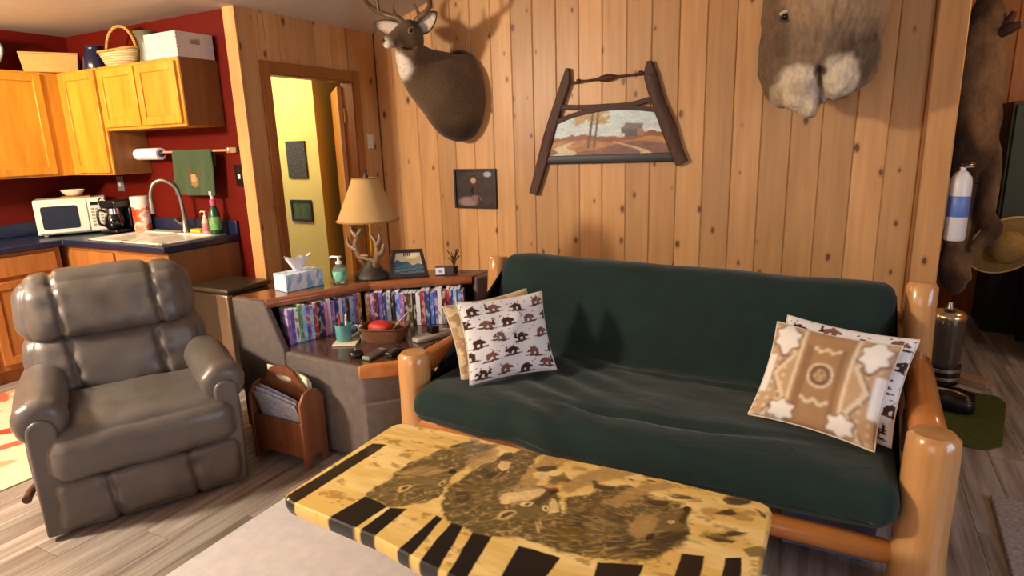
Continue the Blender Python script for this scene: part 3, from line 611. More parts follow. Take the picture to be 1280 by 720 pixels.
mesh_obj('picture', MB().box(-4.80, -4.565, 4.488, 4.494, 0.85, 1.02), plain('green_landscape', (76, 92, 44), 0.5, var=0.5, scale=(12, 12, 20)), t)
# ------------------------------------------------------------------ living room: seating
def cushion(mb, c, r, e=0.42, n=48, m=28, amp=0.006, fr=7, seed=0, fn=None, M=None):
    """puffy rounded box with wrinkles"""
    sg = lambda v, p: math.copysign(abs(v)**p, v); R = []
    for j in range(m+1):
        ph = -PI/2+PI*(0.02+0.96*j/m); ring = []
        for i in range(n):
            th = 2*PI*i/n
            d = Vector((sg(math.cos(ph), e)*sg(math.cos(th), e), sg(math.cos(ph), e)*sg(math.sin(th), e), sg(math.sin(ph), e)))
            p = Vector((c[0]+r[0]*d.x, c[1]+r[1]*d.y, c[2]+r[2]*d.z))
            w = amp*(noise.noise(p*fr+Vector((seed, 0, seed)))+0.5*noise.noise(p*fr*2.3+Vector((0, seed, 0))))
            p += d.normalized()*w
            if fn: p = fn(p)
            ring.append(M @ p if M is not None else p)
        R.append(ring)
    return mb.rings(R)

MR = Matrix(((0.465, -0.885, 0, -2.605), (0.885, 0.465, 0, 1.459), (0, 0, 1, 0), (0, 0, 0, 1)))
t = thing('recliner', 'taupe brown leather recliner armchair on the plank floor', 'armchair', M=MR)
lk = dict(local=True, smooth=180)
lean = lambda p: Vector((p.x, p.y+0.26*max(0, p.z-0.36), p.z))
def rbox(c, h, r, res=(36, 16, 20), puff=0.03, amp=0.006, fr=7, seed=0, fn=None, seams=(), depth=0.022, sw=0.013):
    """upholstered block: rounded box, puffed faces, vertical seams pulled in, wrinkles"""
    mb = MB()
    for ax in range(3):
        u_, v_ = [(1, 2), (2, 0), (0, 1)][ax]
        for sgn in (-1, 1):
            P = []
            for j in range(res[v_]+1):
                row = []
                for i in range(res[u_]+1):
                    q = [0, 0, 0]; q[ax] = sgn*h[ax]; q[u_] = h[u_]*(2*i/res[u_]-1); q[v_] = h[v_]*(2*j/res[v_]-1); p = Vector(q)
                    inn = Vector([max(-(h[k]-r), min(h[k]-r, p[k])) for k in range(3)]); d = (p-inn).normalized() if (p-inn).length > 1e-6 else Vector((0, 0, 0)); o_ = inn+d*r
                    bul = puff*math.prod([max(0.0, 1-(p[k]/h[k])**2)**0.8 if k != ax else 1 for k in range(3)]); o_ += d*bul
                    for s in seams:
                        o_ -= d*depth*math.exp(-((p.x-s-0.012*math.sin(p.z*9+s*20))/sw)**2)
                    w = Vector((p.x, p.y, p.z))*fr; o_ += d*amp*(noise.noise(w+Vector((seed, 0, seed)))+0.6*noise.noise(w*2.1))
                    for s in seams: o_ += d*0.006*math.sin(p.z*60+seed)*math.exp(-((p.x-s)/0.05)**2)
                    o_ += Vector(c); o_ = fn(o_) if fn else o_
                    row.append(o_)
                P.append(row if sgn > 0 else row[::-1])
            mb.grid(P)
    return mb
lw = dict(local=True, smooth=180, weld=True)
base = MB().box(-0.30, 0.30, 0.02, 0.70, 0.03, 0.25); mesh_obj('base', base, BLACKM, t, local=True, bev=0.01)
for sx in (-1, 1):
    cx = sx*0.338
    prof = [(-0.395, 0.02), (-0.315, 0.02), (-0.29, 0.40), (-0.27, 0.50), (-0.40, 0.50), (-0.405, 0.35)] if sx < 0 else [(0.315, 0.02), (0.395, 0.02), (0.405, 0.35), (0.40, 0.50), (0.27, 0.50), (0.29, 0.40)]
    ar = mesh_obj('arm', MB().prism(prof, 0.0, 0.72, 'y'), LEATHER, t, local=True, bev=0.022, seg=4)
    m = MB(); R = []
    for y, q in [(-0.040, 0.05), (-0.042, 0.45), (-0.036, 0.78), (-0.020, 0.95), (0.0, 1.03), (0.03, 1.02), (0.06, 0.99), (0.15, 1.0), (0.25, 1.02), (0.36, 1.03), (0.48, 1.0), (0.60, 0.94), (0.68, 0.75)]:
        ring = []
        for k in range(40):
            an = 2*PI*k/40; pl = 1+0.018*math.sin(an*14)*max(0, 1-abs(y+0.005)/0.035)
            w = (1+0.05*noise.noise(Vector((math.cos(an)*2, y*9+sx*5, math.sin(an)*2))))*pl
            x = 0.094*q*math.cos(an); z = (0.088 if math.sin(an) > 0 else 0.10)*q*math.sin(an)
            ring.append((cx+x*w, y, 0.508+z*w+0.010*math.sin(y*5)))
        R.append(ring)
    mesh_obj('armrest', m.rings(R), LEATHER, t, **lk)
    # flat front panel with a rounded top, let into the roll
    sl = lambda z: sx*0.012*(z-0.25)
    pts = [(cx-0.044+sx*0.012+sl(0.02), 0.02), (cx+0.040+sx*0.012+sl(0.02), 0.02)]+[(cx+sx*0.002+0.052*math.cos(q), 0.47+0.055*math.sin(q)) for q in [k*PI/12 for k in range(13)]]
    mesh_obj('front_panel', MB().prism(pts, -0.052, -0.005, 'y'), LEATHER, ar, local=True, bev=0.012, seg=3)
def seatfn(p):
    if p.y > 0.0:
        lim = 0.262
        if abs(p.x) > lim: p.x = math.copysign(lim+(abs(p.x)-lim)*max(0.0, 0.10-(p.y)*2), p.x)
    p.z += 0.012*math.sin((p.y+0.06)*4); return p
mesh_obj('seat_cushion', rbox((0.012, 0.20, 0.34), (0.368, 0.285, 0.115), 0.085, (64, 40, 20), 0.022, 0.006, 6, 1, seatfn), LEATHER, t, **lw)
mesh_obj('footrest_pad', rbox((0.012, 0.0, 0.142), (0.362, 0.068, 0.118), 0.05, (80, 12, 26), 0.016, 0.005, 9, 3, None, (-0.155, 0.15), 0.02, 0.012), LEATHER, t, **lw)
mesh_obj('back_cushion', rbox((-0.015, 0.55, 0.555), (0.372, 0.105, 0.175), 0.085, (84, 16, 40), 0.022, 0.007, 6, 6, lean, (-0.20, 0.17), 0.019, 0.016), LEATHER, t, **lw)
mesh_obj('headrest_cushion', rbox((-0.03, 0.535, 0.825), (0.357, 0.115, 0.158), 0.10, (84, 18, 36), 0.024, 0.007, 7, 9, lean, (-0.215, 0.205), 0.016, 0.014), LEATHER, t, **lw)
mesh_obj('back_shell', MB().box(-0.33, 0.33, 0.60, 0.70, 0.20, 0.90, M=Matrix.Shear('XZ', 4, (0, 0.0))), LEATHER, t, local=True, bev=0.03, seg=3)
mesh_obj('lever', MB().tube([(-0.39, 0.20, 0.18), (-0.43, 0.16, 0.155), (-0.445, 0.10, 0.145)], [0.012, 0.016, 0.018], 10, 3), plain('dark_wood_lever', (70, 38, 24), 0.35), t, local=True, smooth=60)
for x in (-0.26, 0.26): mesh_obj('foot', MB().lathe([(0, 0), (0.03, 0), (0.034, 0.031), (0.0, 0.031)], (x, 0.12, 0), 14).lathe([(0, 0), (0.03, 0), (0.034, 0.031), (0.0, 0.031)], (x, 0.6, 0), 14), BLACK, t, local=True)

# ---- log futon frame
t = thing('log_futon_frame', 'honey pine log futon frame with thick round posts', 'futon', (-0.685, 2.6, 0))
def log(name, a, b_, r, mat, seed, n=20, taper=None, parent=t, k=9):
    A, B = Vector(a), Vector(b_); P = []; Rr = []
    r0, r1 = (r, r) if not isinstance(r, tuple) else r
    for i in range(k+1):
        q = i/k; P.append(A+(B-A)*q+Vector((noise.noise(Vector((q*2, seed, 0))), noise.noise(Vector((q*2, 0, seed))), 0))*0.006)
        Rr.append((r0*(1-q)+r1*q)*(1+0.03*noise.noise(Vector((q*3, seed, 5)))))
    d = (B-A).normalized()
    if taper is None:  # chamfered ends
        c = 0.018; P = [A, A+d*c]+P[1:-1]+[B-d*c, B]; Rr = [r0*0.8, r0]+Rr[1:-1]+[r1, r1*0.8]
    else:
        P = [A, A+d*taper*0.5, A+d*taper]+P[2:-2]+[B-d*taper, B-d*taper*0.5, B]; Rr = [r0*0.55, r0*0.62, r0]+Rr[2:-2]+[r1, r1*0.62, r1*0.55]
    m = MB(); m.tube(P, Rr, n, wob=0.06, seed=seed)
    return mesh_obj(name, m, mat, parent, smooth=42)
log('front_post', (-1.69, 2.20, 0), (-1.69, 2.20, 0.605), (0.078, 0.072), LOG, 1); log('front_post', (0.318, 2.20, 0), (0.318, 2.20, 0.605), (0.084, 0.074), LOG, 2)
log('back_post', (-1.70, 2.98, 0), (-1.70, 3.06, 0.90), (0.068, 0.058), LOG, 3); log('back_post', (0.335, 2.98, 0), (0.335, 3.06, 0.905), (0.068, 0.06), LOG, 4)
log('arm_rail', (-1.69, 2.24, 0.53), (-1.695, 3.0, 0.54), (0.052, 0.05), LOGY, 5, taper=0.05); log('arm_rail', (0.32, 2.24, 0.535), (0.332, 3.0, 0.585), (0.056, 0.054), LOGY, 6, taper=0.05)
for x, s in ((-1.69, 7), (0.325, 8)):
    log('side_rail', (x, 2.24, 0.23), (x, 2.97, 0.23), 0.045, LOGY, s+20, taper=0.05)
    for y in (2.42, 2.60, 2.78): log('spindle', (x, y, 0.24), (x, y, 0.515), 0.036, LOG, s+y, n=14, taper=0.03)
log('seat_rail', (-1.66, 2.165, 0.272), (0.30, 2.25, 0.272), 0.048, LOGX, 11, taper=0.06)
log('lower_rail', (-1.66, 2.20, 0.165), (0.29, 2.20, 0.152), 0.042, LOGX, 12, taper=0.07)
log('rear_rail', (-1.66, 2.93, 0.25), (0.30, 2.93, 0.25), 0.045, LOGX, 13, taper=0.06); log('top_rail', (-1.67, 3.14, 0.72), (0.31, 3.14, 0.72), 0.04, LOGX, 14, taper=0.06)
for i in range(8): mesh_obj('slat', MB().box(-1.5+i*0.235, -1.43+i*0.235, 2.16, 2.95, 0.262, 0.28), LOG, t)

# ---- mattress folded into seat and back
prof = [(2.10, 0.285), (2.06, 0.33), (2.055, 0.39), (2.08, 0.45), (2.15, 0.475), (2.30, 0.482), (2.50, 0.476), (2.66, 0.468), (2.755, 0.475), (2.80, 0.52), (2.835, 0.60), (2.87, 0.70), (2.905, 0.80), (2.94, 0.885), (2.985, 0.925), (3.05, 0.93), (3.095, 0.90), (3.10, 0.84), (3.075, 0.74), (3.045, 0.62), (3.01, 0.50), (2.96, 0.38), (2.88, 0.31), (2.70, 0.288), (2.45, 0.284), (2.25, 0.283)]
def smooth_closed(P, k):
    out = []; n = len(P)
    for i in range(n):
        p0, p1, p2, p3 = [np.array(P[(i+d) % n]) for d in (-1, 0, 1, 2)]
        for q in range(k):
            u = q/k; out.append(0.5*((2*p1)+(-p0+p2)*u+(2*p0-5*p1+4*p2-p3)*u*u+(-p0+3*p1-3*p2+p3)*u**3))
    return np.array(out)
pr = smooth_closed(prof, 8); nP = len(pr)
tan_ = np.roll(pr, -1, 0)-np.roll(pr, 1, 0); nrm = np.stack([tan_[:, 1], -tan_[:, 0]], 1); nrm /= np.linalg.norm(nrm, axis=1)[:, None]
if ((pr-pr.mean(0))*nrm).sum() < 0: nrm = -nrm
R = []; XA, XB, nX = -1.635, 0.245, 180
for i in range(nX+1):
    u = i/nX; e = min(u, 1-u)*(XB-XA)
    # rounded ends: the section shrinks inwards over the last centimetres
    rr = 0.075; sh = 0.0 if e > rr else rr*(1-math.sqrt(max(0, 1-((rr-e)/rr)**2)))*0.95
    x = XA+(XB-XA)*u; ring = []
    for k in range(nP):
        y, z = pr[k]-nrm[k]*sh
        p = Vector((x, y, z)); seat = z < 0.56 and y < 2.82
        w = 0.010*noise.noise(Vector((x*3.1, y*4, z*4)))+0.006*noise.noise(Vector((x*7, y*9, z*9)))
        if seat and y < 2.75:
            # diagonal pull wrinkles at the left end and a long crease along the seat
            w += -0.022*math.exp(-((y-2.27-0.05*math.sin(x*2.2))/0.02)**2)*max(0, min(1, (x+1.15)/0.3))*max(0, 1-max(0, x+0.35)/0.4)
            w += 0.010*math.sin((x*0.9+y*1.7)*22)*math.exp(-((x+1.05)/0.22)**2)
        z += -0.035*max(0, u-0.1)*(1 if z > 0.6 else 0)*(z-0.6)/0.3 -(0.002*u if z < 0.33 and y < 2.9 else 0)-0.018*u*(1 if 0.33 < z < 0.55 and y < 2.7 else 0)+0.05*max(0, 1-u*2.0)*max(0, 1-max(0, y-2.1)/0.3)*max(0, min(1, (0.42-z)/0.1))*(1 if y < 2.5 else 0)
        ring.append((x, y+nrm[k][0]*w, z+nrm[k][1]*w))
    R.append(ring)
mm = MB().rings(R)
mesh_o = single('futon_mattress', 'dark green futon mattress folded into seat and back on the log frame', 'mattress', mm, GREEN, smooth=180)

# ---- throw pillows
def pillow(name, label, M, w, h, th, fn, mat, n=96, group='throw pillows on the futon', pinch=0.075):
    us = np.linspace(-1, 1, n); U, V = np.meshgrid(us, us)
    c = fn((U+1)/2, (V+1)/2).reshape(-1, 3)
    pf = np.clip((1-U**2)*(1-V**2), 0, 1)**0.42
    X = U*(1-pinch*(1-V**2))*w/2; Z = V*(1-pinch*(1-U**2))*h/2+h/2
    wr = np.array([[noise.noise(Vector((u*2.2, v*2.2, w*9))) for u in us] for v in us])*0.012*pf
    mb = MB()
    mb.grid([[(X[j, i], -(th/2*pf[j, i]+wr[j, i]), Z[j, i]) for i in range(n)] for j in range(n)])
    mb.grid([[(X[j, i], (th/2*pf[j, i]*0.8), Z[j, i]) for i in range(n)] for j in range(n)])
    t = thing(name, label, 'pillow', M=M, group=group)
    ob = mesh_obj('cover', mb, mat, t, local=True, smooth=180, paint=np.concatenate([c, c]), weld=False)
    b = [(-1, -1)]; P = [(X[0, i], 0, Z[0, i]) for i in range(0, n, 4)]+[(X[j, -1], 0, Z[j, -1]) for j in range(0, n, 4)]+[(X[-1, n-1-i], 0, Z[-1, n-1-i]) for i in range(0, n, 4)]+[(X[n-1-j, 0], 0, Z[n-1-j, 0]) for j in range(0, n, 4)]
    P.append(P[0]); mesh_obj('piping', MB().tube(P, 0.004, 6), plain('pillow_piping', (214, 204, 186), 0.8), t, local=True, smooth=80)
    return t
def frameM(o, ex, up, roll=0.0):
    ex = Vector(ex).normalized(); up = Vector(up); up = (up-ex*up.dot(ex)).normalized()
    if roll: 
        e2 = ex*math.cos(roll)+up*math.sin(roll); up = -ex*math.sin(roll)+up*math.cos(roll); ex = e2
    ey = up.cross(ex); M = Matrix((ex, ey, up)).transposed().to_4x4(); M.translation = o; return M
def fbm(U, V, f, seed, oc=4):
    """cheap value noise on arrays"""
    out = np.zeros_like(U); amp = 1; tot = 0; r = np.random.RandomState(seed)
    for o in range(oc):
        T = r.rand(64, 64); x = U*f*2**o; y = V*f*2**o; xi = np.floor(x).astype(int); yi = np.floor(y).astype(int); fx = x-xi; fy = y-yi
        fx = fx*fx*(3-2*fx); fy = fy*fy*(3-2*fy)
        g = lambda a, b_: T[b_ % 64, a % 64]
        out += amp*((g(xi, yi)*(1-fx)+g(xi+1, yi)*fx)*(1-fy)+(g(xi, yi+1)*(1-fx)+g(xi+1, yi+1)*fx)*fy); tot += amp; amp *= 0.55
    return out/tot
def blur(c, k=1):
    for _ in range(k):
        p = np.pad(c, ((1, 1), (1, 1), (0, 0)), mode='edge'); c = (p[:-2, 1:-1]+p[2:, 1:-1]+p[1:-1, :-2]+p[1:-1, 2:]+2*p[1:-1, 1:-1])/6
    return c
def bears(U, V, ang=0.0, nx=4, ny=5, seed=1):
    c = np.tile(srgb_np((228, 226, 226)), U.shape+(1,)); r2 = random.Random(seed)
    dk, md, gr = srgb_np((66, 38, 34)), srgb_np((122, 84, 70)), srgb_np((92, 62, 58))
    def e(cx, cy, a, b_, col, rot=0.0):
        dx, dy = U-cx, V-cy; x = dx*math.cos(rot)+dy*math.sin(rot); y = -dx*math.sin(rot)+dy*math.cos(rot); c[(x/a)**2+(y/b_)**2 < 1] = col
    for j in range(ny+1):
        for i in range(-1, nx+1):
            cx = (i+0.5+(0.5 if j % 2 else 0))/nx+r2.uniform(-0.02, 0.02); cy = (j+0.35)/ny+r2.uniform(-0.02, 0.02)+0.03*(i % 2); s = 1 if (i+j) % 3 else -1
            bc = md if (i+j) % 2 else dk; wb_ = r2.uniform(0.75, 1.1)
            e(cx, cy-0.048, 0.115, 0.011, dk, 0.1*s); e(cx-s*0.04, cy-0.055, 0.06, 0.012, gr)
            e(cx-s*0.012, cy+0.022, 0.05*wb_, 0.028, bc, 0.25*s); e(cx+s*0.008, cy+0.034, 0.026, 0.024, bc)       # body and shoulder hump
            e(cx+s*0.055, cy+0.012, 0.021, 0.019, bc); e(cx+s*0.074, cy+0.004, 0.012, 0.009, dk); e(cx+s*0.045, cy+0.032, 0.007, 0.008, dk)
            for q, w_ in ((-0.048, 0.012), (-0.028, 0.010), (0.016, 0.010), (0.034, 0.011)): e(cx+s*q, cy-0.016, w_, 0.034, bc)
            if (i+2*j) % 3 == 0:
                for q in range(4): e(cx-s*0.08, cy+0.0+q*0.022, 0.022-q*0.005, 0.016, dk)
            for q in range(4): e(cx+r2.uniform(-.12, .12), cy+r2.uniform(0.04, 0.09), 0.009, 0.008, gr)
    return c
def medallion(U, V):
    base, tan, dt, cr, wh = [srgb_np(q) for q in ((188, 158, 124), (166, 130, 92), (122, 92, 70), (222, 204, 174), (236, 232, 224))]
    c = np.tile(base, U.shape+(1,)); A = np.abs(U-0.5)
    c[A < 0.20] = tan
    band = (A > 0.20) & (A < 0.235); c[band] = cr
    st = (A > 0.12) & (A < 0.17) & (np.sin(U*300) > 0) & (np.abs(V-0.5) < 0.33); c[st] = dt
    zig = np.abs(((V*2.2) % 1)-0.5)*0.26+0.26
    c[(A > zig-0.022) & (A < zig+0.022)] = cr; c[(A > zig+0.022) & (A < zig+0.04)] = dt
    dots = (A > 0.30) & (np.sin(U*75) > 0.55) & (np.sin(V*75) > 0.55); c[dots] = cr
    r = np.sqrt(((U-0.5)/0.105)**2+((V-0.52)/0.125)**2)
    c[r < 1.05] = cr; c[r < 0.86] = dt; c[(r < 0.5) & (np.sin(U*120)*np.sin(V*60) > -0.4)] = base
    for v0 in (0.25, 0.79):
        c[(np.abs(V-v0-0.02*np.cos((U-0.5)*60)) < 0.02) & (A < 0.12)] = cr
    for su in (-1, 1):
        for v0, u0 in ((0.10, 0.24), (0.84, 0.36)):
            th_ = np.arctan2(V-v0, U-0.5-su*u0); r = np.sqrt(((U-0.5-su*u0)/0.10)**2+((V-v0)/(0.09 if v0 < 0.5 else 0.15))**2)*(1+0.16*np.cos(th_*6)); c[r < 1.18] = dt; c[r < 1.0] = wh
    c[(A > 0.42) & (np.abs(V-0.45) < 0.2)] = wh
    return blur(c, 2)*(0.93+0.14*fbm(U, V, 14, 4))[..., None]
def tanleaf(U, V):
    n = fbm(U, V, 6, 9); c = np.tile(srgb_np((200, 178, 140)), U.shape+(1,)); c[n > 0.56] = srgb_np((168, 140, 104)); c[(n > 0.49) & (n < 0.52)] = srgb_np((222, 208, 180)); return c
COTTON = painted('printed_cotton', 0.85, spec=0.15, sheen=0.15)
exL = (0.272, 0.324, 0); upL = (-0.115, 0.095, 0.345)
pillow('throw_pillow', 'white square pillow with small brown bears at the left end of the futon', frameM((-1.252, 2.362, 0.49), exL, upL), 0.425, 0.375, 0.12, bears, COTTON)
pillow('throw_pillow', 'tan patterned pillow behind the white bear pillow by the left arm', frameM((-1.335, 2.425, 0.475), exL, upL, 0.08), 0.43, 0.37, 0.11, tanleaf, COTTON)
exR = (0.385, -0.10, -0.015); upR = (0.158, 0.195, 0.33)
pillow('throw_pillow', 'tan and cream pillow with round medallion leaning on the right arm', frameM((-0.04, 2.31, 0.485), exR, upR), 0.43, 0.385, 0.12, medallion, COTTON)
pillow('throw_pillow', 'white bear print pillow mostly hidden behind the tan medallion pillow', frameM((0.0, 2.385, 0.478), exR, upR, 0.0), 0.455, 0.40, 0.11, lambda U, V: bears(U, V, seed=4), COTTON)
# storage tote seen under the futon
t = thing('storage_tote', 'blue grey plastic storage bin in the shadow under the futon', 'storage bin', (0.0, 2.75, 0))
BLUEP = plain('blue_grey_plastic', (120, 136, 178), 0.25, var=0.25, scale=(14, 14, 1))
mesh_obj('bin', tapered(-0.10, 0.20, 2.34, 2.70, 0.0, 0.185, 0.012), BLUEP, t, bev=0.004); mesh_obj('lid', MB().box(-0.12, 0.22, 2.32, 2.72, 0.187, 0.205), BLUEP, t, bev=0.006)
# ------------------------------------------------------------------ coffee table with the painted slab
STR= [[(-1.503, 1.223), (-1.442, 1.224), (-1.424, 1.664), (-1.483, 1.644)], [(-1.287, 1.233), (-1.18, 1.21), (-1.164, 1.336), (-1.267, 1.356)], [(-1.163, 1.208), (-1.103, 1.201), (-1.101, 1.353), (-1.155, 1.335)], [(-1.007, 1.177), (-0.955, 1.169), (-0.973, 1.355), (-1.001, 1.36)], [(-0.924, 1.162), (-0.853, 1.147), (-0.899, 1.357), (-0.943, 1.352)], [(-0.827, 1.144), (-0.772, 1.17), (-0.798, 1.342), (-0.859, 1.335)], [(-0.698, 1.205), (-0.589, 1.256), (-0.585, 1.338), (-0.714, 1.337)], [(-0.484, 1.305), (-0.376, 1.356), (-0.379, 1.403), (-0.495, 1.363)], [(-0.3, 1.392), (-0.238, 1.421), (-0.244, 1.507), (-0.303, 1.492)], [(-0.193, 1.442), (-0.149, 1.463), (-0.155, 1.543), (-0.196, 1.52)]]
WOLF= [[(-1.268, 1.348), (-1.275, 1.435), (-1.285, 1.543), (-1.219, 1.712), (-1.123, 1.832), (-1.05, 1.821), (-1.027, 1.75), (-1.06, 1.644), (-1.063, 1.573), (-1.051, 1.46), (-1.082, 1.397), (-1.14, 1.335)], [(-1.031, 1.42), (-1.06, 1.52), (-1.052, 1.605), (-1.013, 1.726), (-0.944, 1.835), (-0.857, 1.852), (-0.863, 1.734), (-0.843, 1.632), (-0.763, 1.642), (-0.7, 1.608), (-0.658, 1.523), (-0.667, 1.403), (-0.75, 1.345), (-0.844, 1.331), (-0.957, 1.341)], [(-0.695, 1.611), (-0.636, 1.662), (-0.538, 1.758), (-0.408, 1.742), (-0.326, 1.698), (-0.302, 1.583), (-0.312, 1.53), (-0.369, 1.422), (-0.441, 1.38), (-0.54, 1.351), (-0.647, 1.36), (-0.738, 1.371), (-0.687, 1.445), (-0.666, 1.542)]]
ELL= [(-1.172, 1.515, 0.114, 0.078, 1.19, 'mid'), (-1.204, 1.536, 0.08, 0.041, 0.95, 'tan'), (-1.178, 1.441, 0.026, 0.022, 1.18, 'lt'), (-1.175, 1.442, 0.019, 0.013, 1.2, 'dk'), (-1.084, 1.521, 0.018, 0.019, 1.41, 'lt'), (-1.083, 1.519, 0.01, 0.008, 1.47, 'dk'), (-1.097, 1.595, 0.016, 0.014, 1.11, 'blk'), (-1.133, 1.689, 0.023, 0.023, 0.85, 'lt'), (-1.131, 1.686, 0.013, 0.012, 1.07, 'dk'), (-1.165, 1.781, 0.065, 0.016, 0.93, 'dk'), (-1.065, 1.8, 0.039, 0.025, 0.84, 'dk'), (-0.977, 1.767, 0.025, 0.036, 1.02, 'dk'), (-0.963, 1.711, 0.027, 0.034, 0.94, 'cream'), (-0.823, 1.745, 0.03, 0.026, 0.86, 'dk'), (-0.813, 1.699, 0.03, 0.029, 0.88, 'cream'), (-0.952, 1.535, 0.112, 0.086, 1.3, 'mid'), (-0.994, 1.568, 0.03, 0.061, 1.41, 'dk'), (-0.917, 1.551, 0.026, 0.048, 1.57, 'dk'), (-0.974, 1.474, 0.032, 0.045, 1.22, 'dk'), (-0.977, 1.632, 0.032, 0.04, 1.08, 'dk'), (-0.808, 1.563, 0.078, 0.069, 1.06, 'cream'), (-0.771, 1.543, 0.069, 0.057, 1.14, 'mid'), (-0.75, 1.602, 0.048, 0.03, 1.07, 'dk'), (-0.745, 1.636, 0.022, 0.013, 0.69, 'red'), (-0.736, 1.623, 0.018, 0.011, 0.83, 'blk'), (-0.811, 1.448, 0.035, 0.027, 1.07, 'lt'), (-0.809, 1.45, 0.024, 0.017, 0.99, 'dk'), (-0.783, 1.528, 0.024, 0.018, 0.79, 'cream'), (-0.781, 1.526, 0.01, 0.006, 0.93, 'dk'), (-0.72, 1.53, 0.017, 0.019, 1.34, 'cream'), (-0.72, 1.529, 0.007, 0.009, 1.29, 'dk'), (-0.7, 1.44, 0.039, 0.007, 1.83, 'lt'), (-0.826, 1.659, 0.049, 0.027, 1.11, 'tan'), (-0.676, 1.629, 0.021, 0.021, 0.68, 'cream'), (-0.674, 1.622, 0.011, 0.008, 0.85, 'dk'), (-0.553, 1.537, 0.122, 0.086, 0.99, 'mid'), (-0.593, 1.539, 0.054, 0.036, 1.17, 'dk'), (-0.511, 1.577, 0.034, 0.054, 1.39, 'dk'), (-0.601, 1.486, 0.039, 0.043, 1.2, 'dk'), (-0.613, 1.434, 0.067, 0.057, 0.95, 'olive'), (-0.433, 1.464, 0.077, 0.038, 0.24, 'dk'), (-0.401, 1.569, 0.081, 0.05, 1.15, 'tan'), (-0.383, 1.578, 0.073, 0.058, 1.22, 'mid'), (-0.343, 1.541, 0.073, 0.047, 1.05, 'dk'), (-0.399, 1.524, 0.022, 0.021, 1.01, 'blk'), (-0.337, 1.705, 0.016, 0.015, 0.61, 'blk'), (-0.341, 1.665, 0.031, 0.018, 1.28, 'dk'), (-0.365, 1.62, 0.013, 0.012, 0.73, 'cream'), (-0.468, 1.615, 0.014, 0.008, 0.69, 'dk'), (-0.604, 1.713, 0.034, 0.021, 0.29, 'dk'), (-0.628, 1.727, 0.016, 0.016, -0.38, 'dk'), (-0.425, 1.699, 0.038, 0.017, 0.3, 'dk'), (-0.429, 1.725, 0.035, 0.013, 0.14, 'cream'), (-0.623, 1.784, 0.095, 0.029, 0.67, 'tan'), (-0.756, 1.699, 0.038, 0.029, 0.73, 'mid'), (-0.812, 1.75, 0.054, 0.024, 0.79, 'dk'), (-0.483, 1.848, 0.044, 0.014, 0.16, 'dk'), (-0.363, 1.841, 0.027, 0.008, 0.11, 'dk'), (-0.205, 1.811, 0.042, 0.027, 0.19, 'dk'), (-0.364, 1.766, 0.049, 0.01, 0.17, 'dk'), (-0.22, 1.736, 0.031, 0.016, 0.03, 'dk'), (-0.228, 1.604, 0.049, 0.023, -0.08, 'dk'), (-0.19, 1.639, 0.043, 0.016, 0.26, 'dk'), (-0.725, 1.865, 0.032, 0.01, 0.12, 'dk'), (-0.133, 1.771, 0.017, 0.029, -0.49, 'dk'), (-0.12, 1.718, 0.01, 0.018, -0.64, 'dk'), (-0.289, 1.689, 0.019, 0.006, -0.05, 'dk'), (-0.131, 1.588, 0.029, 0.041, 0.03, 'mid')]
BANDS= [([(-0.86, 1.623), (-0.867, 1.711), (-0.857, 1.82), (-0.82, 1.877), (-0.79, 1.843), (-0.804, 1.753), (-0.803, 1.656), (-0.814, 1.604)], 'tan', 0.012, 0.9), ([(-1.094, 1.667), (-1.085, 1.734), (-1.055, 1.797), (-1.021, 1.795), (-1.011, 1.72), (-1.029, 1.667), (-1.033, 1.621)], 'tan', 0.012, 0.8), ([(-0.725, 1.658), (-0.699, 1.75), (-0.641, 1.834), (-0.558, 1.852), (-0.524, 1.842), (-0.596, 1.759), (-0.657, 1.689), (-0.69, 1.633)], 'tan', 0.012, 0.9), ([(-0.57, 1.633), (-0.539, 1.714), (-0.485, 1.792), (-0.413, 1.83), (-0.383, 1.814), (-0.451, 1.754), (-0.498, 1.677), (-0.526, 1.621)], 'tan', 0.012, 0.9), ([(-0.774, 1.666), (-0.752, 1.751), (-0.725, 1.719), (-0.748, 1.666)], 'mid', 0.008, 0.8), ([(-1.193, 1.499), (-1.183, 1.553), (-1.148, 1.598), (-1.103, 1.604), (-1.083, 1.598), (-1.089, 1.546), (-1.08, 1.496), (-1.097, 1.475), (-1.139, 1.469)], 'mid', 0.01, 0.8), ([(-1.19, 1.528), (-1.157, 1.587), (-1.109, 1.601), (-1.132, 1.562), (-1.158, 1.529)], 'tan', 0.006, 0.8)]
